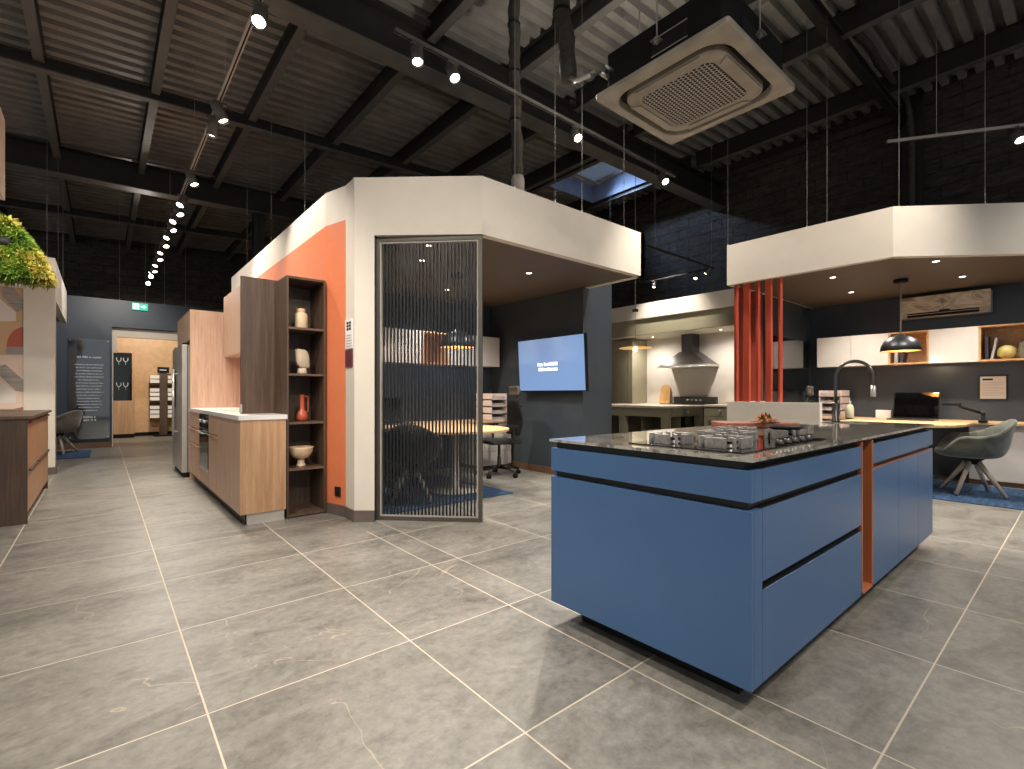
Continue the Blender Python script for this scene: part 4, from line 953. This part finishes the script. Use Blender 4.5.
m = MB(); m.tube([(0, 0, .09), (0, 0, roof_z(7.5) - 1.93)], .006, 'lamp_grey', 6); m.build('cord', t)
m = MB(); m.lathe([(.055, .74), (.055, .78), (0, .78)], 'frame_bronze', 18); m.build('counterweight', t)

# ================================================================== SAGE KITCHEN FURNITURE
t = thing('sage_island', 'sage green framed kitchen island with an ivory worktop and open niches', 'kitchen island', (7.46, 4.70, 0))
SL, SWY = 1.22, 1.95
m = MB(); m.box(-.03, SL + .03, -.03, SWY + .03, .895, .935, 'ivory_top'); m.build('worktop', t, .006)
m = MB(); m.box(.0, SL, 0, SWY, .74, .895, 'sage')
for a, b in ((0, .12), (SL - .12, SL)):
    for c, e in ((0, .12), (.90, 1.02), (SWY - .12, SWY)): m.box(a, b, c, e, .08, .74, 'sage')
m.box(0, SL, 0, SWY, 0, .10, 'sage'); m.build('frame', t)
m = MB(); m.box(.45, .47, .02, SWY - .02, .1, .74, 'sage_dark'); m.box(.05, SL - .05, .55, .57, .1, .74, 'sage_dark'); m.build('niche_back', t)
dd = MB().box(.13, SL - .13, -.018, 0, .755, .885, 'sage').build('drawer', t, .002); MB().lathe([(.018, 0), (.018, .02), (0, .025)], 'steel', 14, Matrix.Translation((SL / 2, -.018, .82)) @ Matrix.Rotation(PI / 2, 4, 'X')).build('knob', dd)
MB().box(.2, .85, .10, .5, .45, .50, 'white_lacquer').build('shelf', t)
t = thing('sage_base_cabinet', 'sage green shaker base cabinet beside the range cooker', 'cabinet', (9.27, 3.5, 0))
MB().box(.02, .60, 0, 1.51, .1, .895, 'sage').build('carcass', t); MB().box(.05, .60, 0, 1.51, 0, .1, 'sage_dark').build('plinth', t); MB().box(-.02, .60, 0, 1.51, .895, .93, 'ivory_top').build('worktop', t, .003)
for a in (.0, .76):
    m = MB(); m.box(0, .02, a + .005, a + .745, .11, .69, 'sage'); m.box(-.004, 0, a + .08, a + .67, .18, .62, 'sage_dark'); m.build('door', t, .002)
    dd = MB().box(0, .02, a + .005, a + .745, .70, .89, 'sage').build('drawer', t, .002); MB().lathe([(.022, 0), (.022, .02), (0, .03)], 'steel', 14, Matrix.Translation((0, a + .42, .80)) @ Matrix.Rotation(-PI / 2, 4, 'Y')).build('knob', dd)
t = thing('range_cooker', 'dark range cooker with a raised back guard under the steel hood', 'cooker', (9.25, 5.02, 0))
MB().box(0, .62, .0, .99, .08, .92, 'matte_black').build('body', t, .004); MB().box(.04, .6, .02, .97, 0, .08, 'matte_black').build('plinth', t); MB().box(0, .62, 0, .99, .921, .94, 'gunmetal').build('cooktop', t, .003)
m = MB(); m.box(.54, .62, .0, .99, .94, 1.085, 'gunmetal'); g = m.build('back_guard', t, .006)
for k in range(4): MB().lathe([(.026, 0), (.026, .02), (0, .022)], 'white_lacquer', 14, Matrix.Translation((.54, .34 + .1 * k, 1.01)) @ Matrix.Rotation(-PI / 2, 4, 'Y')).build('knob', g)
for a in (.02, .51):
    dd = MB().box(-.02, 0, a, a + .46, .15, .75, 'screen_black').build('door', t, .004); MB().tube([(-.06, a + .04, .72), (-.06, a + .42, .72)], .01, 'steel').build('handle', dd)
t = thing('cooker_hood', 'pyramid-shaped dark steel cooker hood on the white kitchen wall', 'cooker hood', (9.88, 5.56, 1.72))
m = MB(); a = .55; b = .13
lo = [(-.5, -a, .04), (0, -a, .04), (0, a, .04), (-.5, a, .04)]; hi = [(-.34, -b - .02, .33), (-.0, -b - .02, .33), (-.0, b + .02, .33), (-.34, b + .02, .33)]
m.add(lo + hi, [(0, 3, 2, 1), (4, 5, 6, 7), (0, 1, 5, 4), (1, 2, 6, 5), (2, 3, 7, 6), (3, 0, 4, 7)], 'gunmetal'); m.build('canopy', t)
MB().box(-.51, 0, -a - .01, a + .01, 0, .04, 'steel').build('rim', t, .002); MB().box(-.30, -.02, -b, b, .33, .71, 'gunmetal').build('chimney', t, .002)
m = MB(); m.tube([(-.52, -a - .06, .0), (-.52, a + .06, .0)], .008, 'steel', 8); m.build('rail', t)
t = thing('larder_cupboard', 'tall sage panelled larder cupboard in the kitchen corner', 'cupboard', (9.3, 6.76, 0))
MB().box(.02, .57, 0, 1.3, 0, 2.4, 'sage').build('carcass', t)
for k in range(2):
    m = MB(); m.box(0, .02, .002 + .65 * k, .648 + .65 * k, .1, 2.39, 'sage')
    for j in range(5): m.box(-.004, 0, .07 + .65 * k + .105 * j, .16 + .65 * k + .105 * j, .25, 2.3, 'sage')
    m.build('door', t)
t = thing('sage_base_cabinet', 'sage base cabinet with a worktop between cooker and larder', 'cabinet', (9.27, 6.02, 0))
MB().box(.02, .60, 0, .73, .1, .895, 'sage').build('carcass', t); MB().box(.05, .60, 0, .73, 0, .1, 'sage_dark').build('plinth', t); MB().box(-.02, .60, 0, .73, .895, .93, 'ivory_top').build('worktop', t, .003); MB().box(0, .02, .003, .727, .11, .89, 'sage').build('door', t, .002)
t = thing('bread_board', 'oak bread board leaning on the white kitchen wall', 'chopping board', (9.78, 6.24, .931), -PI / 2)
M = Matrix.Rotation(-.16, 4, 'X')
m = MB(); pts = [(-.13, .0), (.13, .0), (.13, .33), (.09, .40), (.035, .43), (-.035, .43), (-.09, .40), (-.13, .33)]
m.add([(x, 0, z) for x, z in pts] + [(x, .02, z) for x, z in pts], [tuple(range(8)), tuple(range(15, 7, -1))] + [(i, i + 8, (i + 1) % 8 + 8, (i + 1) % 8) for i in range(8)], 'board_oak', False, M); m.build('board', t)
t = thing('bridge_tap', 'slim pale gooseneck tap on the sage kitchen island', 'tap', (7.95, 6.38, .936))
MB().lathe([(.025, 0), (.025, .02), (.014, .03), (0, .03)], 'steel', 14).build('base', t); MB().tube([(0, 0, .02), (0, 0, .22)] + [(-.06 + .06 * math.cos(a), 0, .24 + .06 * math.sin(a)) for a in [PI * k / 8 for k in range(9)]] + [(-.12, 0, .18)], .011, 'lamp_grey', 10).build('spout', t)

# ================================================================== PASSAGE
t = thing('glass_display_cabinet', 'tall oak cabinet with a glazed top half in the far passage', 'display cabinet', (.21, 16.22, 0))
MB().box(0, .45, 0, .4, .1, .97, 'oak').build('base_door', t, .002); MB().box(0, .45, .02, .4, 0, .1, 'matte_black').build('plinth', t)
m = MB(); m.box(0, .02, 0, .4, .97, 2.27, 'oak'); m.box(.40, .45, 0, .4, .97, 2.27, 'oak'); m.box(.02, .40, 0, .4, 2.22, 2.27, 'oak'); m.box(.02, .40, .38, .4, .97, 2.22, 'stone_grey'); m.build('frame', t)
g = MB().box(.02, .40, .02, .026, .98, 2.22, 'dark_glass').build('glass_door', t)
m = MB()
for zc in (1.35, 2.0):
    for xc in (.13, .27):
        M = Matrix.Translation((xc, .016, zc)) @ Matrix.Rotation(PI / 2, 4, 'X')
        m.tube([(xc - .045, .018, zc + .09), (xc - .045, .018, zc + .03), (xc - .02, .018, zc - .01), (xc + .02, .018, zc - .01), (xc + .045, .018, zc + .03), (xc + .045, .018, zc + .09)], .009, 'print_white', 6)
        m.tube([(xc, .018, zc - .01), (xc, .018, zc - .10)], .005, 'print_white', 6)
part(m.build('glass_marks', g), 'pale wine-glass marks')
t = thing('sample_rack', 'dark freestanding rack of pale worktop samples in the passage', 'sample rack', (1.29, 16.35, 0))
MB().box(-.09, .09, -.03, .03, .03, 1.75, 'dark_oak').build('post', t); MB().box(-.22, .22, -.18, .18, 0, .03, 'matte_black').build('base', t); hd = MB().box(-.13, .13, -.05, .03, 1.72, 1.88, 'matte_black').build('header_board', t)
m = MB(); text_bars(m, [.17], 0, 1.785, .035, .05, -.053, -.05, 'print_white', 3); m.build('lettering', hd)
for k in range(10):
    z = .50 + .118 * k
    for s in (-1, 1): MB().box(s * .095, s * .30, -.12, .1, z, z + (.09 if k % 4 != 3 else .06), 'paper' if k % 4 != 3 else 'matte_black').build('sample_tray', t)
t = thing('glass_text_panel', 'clear panel with lines of white text on the navy wall', 'sign', (-.20, 13.545, .20))
MB().box(-.33, .33, -.012, -.004, 0, 2.10, 'acrylic').build('pane', t)
m = MB(); text_bars(m, [.38], .0, 1.70, .038, .1, -.016, -.013, 'print_white', 11); text_bars(m, [.46, .42, .40, .44, .46, .34, .44, .42, .40, .44, .40, .36, .40, .42, .34, .26], 0, 1.55, .019, .064, -.0155, -.013, 'print_white', 12); text_bars(m, [.24, .22], .02, .44, .04, .06, -.0155, -.013, 'print_white', 13)
part(m.build('lettering', t), 'rows of white lettering')
m = MB()
for x in (-.30, .30):
    for z in (.04, 2.06): m.lathe([(.014, -.02), (.014, .04), (0, .04)], 'steel', 12, Matrix.Translation((x, 0, z)) @ Matrix.Rotation(-PI / 2, 4, 'X'))
m.build('standoffs', t)
t = thing('exit_sign', 'small green lit emergency exit sign on the navy wall', 'exit sign', (.65, 13.585, 3.0))
MB().box(-.14, .14, -.04, .012, 0, .155, 'exit_green').build('housing', t, .003)
m = MB()
m.box(-.125, -.02, -.0425, -.04, .02, .135, 'exit_white')
def P2(pts, mat):
    n = len(pts); m.add([(x, -.045, z) for x, z in pts] + [(x, -.0425, z) for x, z in pts], [tuple(range(n)), tuple(range(2 * n - 1, n - 1, -1))] + [(i, i + n, (i + 1) % n + n, (i + 1) % n) for i in range(n)], mat)
P2([(-.085, .075), (-.06, .075), (-.06, .10), (-.085, .10)], 'exit_green'); P2([(-.08, .11), (-.066, .11), (-.066, .124), (-.08, .124)], 'exit_green'); P2([(-.085, .075), (-.10, .03), (-.09, .03), (-.072, .07)], 'exit_green'); P2([(-.072, .075), (-.05, .05), (-.05, .03), (-.04, .03), (-.04, .055), (-.06, .08)], 'exit_green')
P2([(.01, .066), (.06, .066), (.06, .04), (.115, .078), (.06, .116), (.06, .09), (.01, .09)], 'exit_white')
part(m.build('pictogram', t), 'white running figure and arrow')

# ================================================================== TRACK LIGHTING
def rail(label, p, q, r=.018, mat='steel_black'):
    p, q = Vector(p), Vector(q); d = q - p; M = Matrix.Translation(p) @ d.to_track_quat('X', 'Z').to_matrix().to_4x4(); L_ = d.length
    m = MB(); m.box(0, L_, -r, r, 0, .032, mat, M); m.box(0, L_, -r * .35, r * .35, -.002, 0.0, 'matte_black', M)
    return tag(m.build('lighting_rail'), label, 'lighting track')
def head(label, loc, aim, group, power=0, size=1.3, s=1.2, col=(1, .91, .80)):
    d = Vector(aim) - Vector(loc); d.normalize()
    t = thing('track_spotlight', label, 'spotlight', loc, 0, group)
    M = Matrix.Translation((0, 0, -.085 * s)) @ rot_between(d)
    m = MB(); m.box(-.06, .06, -.016, .016, -.022, 0, 'head_grey'); m.build('adapter', t, .002)
    m = MB(); m.tube([(0, 0, -.02), (0, 0, -.085 * s)], .008, 'head_grey', 8); m.build('stem', t)
    m = MB(); m.lathe([(0, .09 * s), (.034 * s, .09 * s), (.044 * s, .07 * s), (.046 * s, -.085 * s), (.04 * s, -.085 * s), (.038 * s, -.06 * s)], 'head_grey', 20, M); m.build('housing', t)
    m = MB(); m.lathe([(.0385 * s, -.0655 * s), (.036 * s, -.066 * s), (0, -.066 * s)], 'lens', 20, M); part(m.build('lens', t), 'glowing white lens')
    if power:
        p = Vector(loc) + Vector((0, 0, -.085 * s)) + d * .10 * s
        l = spot_light('spot', (0, 0, 0), (0, 0, -1), power, size, .7, col); l.location = p; l.rotation_euler = d.to_track_quat('-Z', 'Y').to_euler()
    return t
# long aisle track
rail('long lighting track over the aisle beside the oak kitchen', (.90, 3.2, 4.06), (.90, 15.6, 4.06), .018, 'lamp_grey')
hy_ = [3.98, 5.60, 5.95, 7.55, 8.55, 9.0, 9.45, 9.95, 10.5, 11.1, 11.7, 12.3, 12.9, 13.5, 14.4, 15.4]
aims = [(.2, 2.2), (1.9, 5.0), (.4, 6.4), (1.7, 6.6), (-.5, 6.8), (1.6, 7.3), (-.6, 7.5), (1.7, 8.2), (-.4, 8.6), (1.5, 9.2), (-.4, 9.8), (1.5, 10.4), (-.2, 11.2), (1.2, 12.2), (.1, 6), (.4, 4)]
for k, (yy, a) in enumerate(zip(hy_, aims)):
    head('%s spotlight from the near end of the long aisle track' % ORD[k], (.90, yy, 4.058), (a[0], a[1], 1.4 if k % 2 else 1.0), 'spotlights on the long aisle track', 1 if k < 4 else .22, 1.5)
# centre track
rail('lighting track along the main girder above the reeded-screen booth', (1.95, 3.9, 4.30), (6.4, 3.9, 4.30), .018, 'steel_grey')
for k, (xx, a) in enumerate(((2.17, (1.6, 2.4, 0)), (2.55, (2.3, 1.6, .5)), (4.27, (3.2, 1.1, .9)), (6.10, (4.4, 1.2, .9)))):
    head('%s spotlight from the near end of the girder track' % ORD[k], (xx, 3.9, 4.298), a, 'spotlights on the girder track', 1 if k < 2 else 2.2, 1.4)
# track over the sage kitchen
rail('lighting track leg running towards the sage kitchen corner', (6.64, 4.57, 3.5), (8.78, 4.57, 3.5), .014); rail('lighting track leg parallel to the black block wall over the sage kitchen', (8.80, 4.57, 3.5), (8.80, 7.2, 3.5), .014)
for k, (p, a) in enumerate((((8.6, 4.57, 3.498), (8.0, 5.2, 2.6)), ((8.80, 4.92, 3.498), (7.2, 4.4, 1.2)), ((8.80, 5.85, 3.498), (8.0, 5.6, 1.0)))):
    head('%s spotlight from the corner of the sage kitchen track' % ORD[k], p, a, 'spotlights on the sage kitchen track', 0 if k == 0 else 1, .9, .85)
# track over the red booth
rail('short lighting track hanging above the red-slat booth bulkhead', (6.84, 1.49, 4.0), (7.9, -.10, 4.0), .014, 'lamp_grey')
head('spotlight hanging above the red-slat booth bulkhead', (7.50, .50, 3.998), (4.9, -.9, .2), 'spotlight above the red booth', 1, 1.4, 1.1)

# downlights
def downlight(label, x, y, z, group):
    t = thing('downlight', label, 'downlight', (x, y, z), 0, group)
    MB().lathe([(.042, -.004), (.042, 0), (.030, .0015), (.030, -.003)], 'lamp_grey', 22, cap=False).build('trim_ring', t); part(MB().lathe([(.030, -.002), (0, -.002)], 'lens_soft', 22).build('lens', t), 'glowing lens')
    spot_light('downlight_beam', (x - .25 if 'kitchen' in label else x, y, z - .02), (x, y, 0), 80 if 'kitchen' in label else 105, 2.7 if 'kitchen' in label else 2.3, .8, (1, .93, .84))
for lb, x, y in (('recessed downlight above the office chair in the dark booth ceiling', 3.86, 4.27), ('recessed downlight just behind the top of the slatted screen', 2.40, 4.10), ('second recessed downlight behind the slatted screen top', 2.62, 4.60), ('recessed downlight furthest behind the slatted screen', 3.62, 5.68)):
    downlight(lb, x, y, ZB + .004, 'downlights of the dark booth')
for lb, x, y in (('recessed downlight nearest the red slats', 6.85, 2.03), ('recessed downlight between the red slats and black pendant', 8.05, 2.16), ('recessed downlight nearest the bulkhead, above the pendant canopy', 6.87, 1.07), ('recessed downlight closest to the wall air conditioner', 8.01, 1.0)):
    downlight(lb, x, y, ZB + .004, 'downlights of the red-slat booth')
for lb, x, y in (('small downlight over the kitchen bread board', 9.5, 6.35), ('small downlight beside the red slats over the kitchen wall', 9.45, 4.75)):
    downlight(lb, x, y, 2.429, 'downlights of the sage kitchen')

# suspension wires
def wires(lst, group, fmt):
    for k, (x, y, z0, dx) in enumerate(lst):
        zt_ = roof_z(x) + .01
        m = MB(); m.tube([(0, 0, 0), (dx, dx * .3, zt_ - z0)], .0028, 'wire', 5); m.tube([(0, 0, .0), (0, 0, .04)], .008, 'wire', 6); m.tube([(dx, dx * .3, zt_ - z0 - .09), (dx, dx * .3, zt_ - z0 - .03)], .009, 'wire', 6)
        tag(m.build('suspension_wire', None, 0, (x, y, z0)), fmt % ORD[k], 'wire', group)
def ray(px):
    u = (px - 512) / 487.0
    return u * math.cos(TH) + math.sin(TH), -u * math.sin(TH) + math.cos(TH)
def onx(px, X): a, b = ray(px); return X, X / a * b
def ony(px, Y): a, b = ray(px); return Y / b * a, Y
W1 = []
for px in (728, 807, 827): x, y = onx(px, BX + .04); W1.append((x, y, ZT - .01, -.03))
for px in (899, 985): 
    a, b = ray(px); dd = (BX + BY0 + .06) / (a + b); W1.append((a * dd, b * dd, ZT - .01, 0))
wires(W1, 'wires over the red-slat booth', '%s thin steel wire from the kitchen side above the red-slat booth')
W2 = [(8.78, 4.6, 3.53, .04), (8.80, 7.0, 3.53, 0), (6.9, 4.57, 3.53, 0)]
wires(W2, 'wires of the sage kitchen track', '%s thin steel wire holding the sage kitchen lighting track')
W3 = [(.90, yy, 4.09, 0) for yy in (3.9, 5.3, 7.3, 10.2, 13.2)]
wires(W3, 'wires of the aisle track', '%s thin wire from the near end holding the long aisle track')
wires([(1.72, yy, ZT - .01, 0) for yy in (5.6, 7.0, 8.4)], 'wires over the oak kitchen', '%s thin wire above the orange kitchen wall, counted from the cream column')
W4 = []
for px in (515, 555, 582, 624): x, y = ony(px, 3.53); W4.append((x, y, ZT - .01, .0))
wires(W4, 'wires over the slatted-screen booth', '%s thin wire above the slatted-screen booth, from the screen end')
wires([(-1.05, 8.05, 3.17, 0)], 'wire of the moss block', '%s steel wire holding the hanging moss block')
wires([(-.6, 9.65, ZT - .01, .0), (-.55, 11.0, ZT - .01, 0), (-.55, 12.3, ZT - .01, 0)], 'wires of the white column booth', '%s thin wire above the white column booth, from the column')
W5 = [ (.30, 13.66, 3.185, 0), (.75, 13.66, 3.185, 0), (1.1, 13.66, 3.185, 0), (1.5, 13.66, 3.185, 0)]
wires(W5, 'wires of the navy wall', '%s thin wire above the navy wall passage, from the exit sign')
wires([(7.1, 1.1, 4.03, 0)], 'wire of the red booth track', '%s steel wire holding the track above the red-slat booth')

# ================================================================== LIGHT
w = bpy.data.worlds.new('daylight'); bpy.context.scene.world = w; w.use_nodes = True
bg = w.node_tree.nodes['Background']; bg.inputs[0].default_value = (.93, .96, 1.0, 1); bg.inputs[1].default_value = .50
for l in bpy.data.lights:
    if l.name.startswith('spot'): l.energy *= 170
# unseen fill spots added for brightness, behind the camera and over the room
for (x, y, tx, ty, tz, e, s) in ((.6, -1.2, 1.0, 2.2, 0, 330, 1.8), (2.6, -1.6, 2.6, 1.0, .2, 130, 1.6), (-1.2, 1.5, .2, 3.6, 0, 340, 1.8), (4.6, -1.6, 5.4, .4, 0, 200, 1.5), (7.6, -1.6, 7.6, .9, .4, 190, 1.3),
                             (1.0, .6, 1.9, 4.0, 1.6, 150, 1.1), (4.9, .4, 4.0, 3.5, 2.7, 170, 1.1), (-1.6, 4.2, -.7, 6.4, .8, 300, 1.4), (-.3, 3.2, .9, 4.9, 1.2, 280, 1.2), (5.4, 2.4, 5.3, 4.4, 1.3, 220, 1.3), (-1.4, 5.6, -.85, 8.2, 2.6, 400, .8), (7.9, 5.6, 9.8, 5.5, 1.2, 330, 1.2),
                             (5.0, .2, 6.3, 2.0, 2.6, 230, 1.2), (3.9, 2.9, 3.4, 1.2, .9, 200, 1.5), (.3, 10.2, .0, 13.6, 1.5, 330, 1.2), (.6, 7.2, 1.4, 8.4, .6, 130, 1.5), (.3, 6.6, -.7, 8.4, .6, 130, 1.5)):
    spot_light('added_fill_spot', (x, y, 4.05), (tx, ty, tz), e, s, .8, (1, .92, .81), rad=.08)
spot_light('added_deck_fill', (3.9, 2.6, 3.5), (3.7, 3.0, 5.4), 120, 2.6, 1.0, (1, .92, .81), rad=.1)  # added fill aimed up to brighten the deck; no lamp hangs here
spot_light('passage_spot', (1.0, 14.4, 2.9), (1.0, 16.7, 1.2), 200, 2.2, .8, (1, .86, .68), rad=.08)  # fill added to brighten the passage, without a fitting
spot_light('sky_daylight', (7.5, 7.3, 6.16), (10, 5.7, 4.75), 1500, .9, 1.0, (.66, .80, 1), rad=.12)

# ================================================================== CAMERA
cam = bpy.data.cameras.new('camera'); co = bpy.data.objects.new('camera', cam); C.objects.link(co)
cam.sensor_width = 36; cam.lens = 487 / 1024 * 36; cam.shift_y = 9.5 / 1024; cam.clip_start = .05
co.location = (0, 0, H); co.rotation_euler = (PI / 2, 0, -math.asin(math.sin(TH)))
sc = bpy.context.scene
sc.camera = co
sc.view_settings.view_transform = 'Standard'; sc.view_settings.look = 'None'; sc.view_settings.exposure = 0; sc.view_settings.gamma = 1; sc.view_settings.use_curve_mapping = False
sc.cycles.max_bounces = 8; sc.cycles.diffuse_bounces = 4; sc.cycles.transparent_max_bounces = 24; sc.cycles.caustics_reflective = False; sc.cycles.caustics_refractive = False
sc.cycles.sample_clamp_indirect = 6; sc.cycles.use_denoising = True
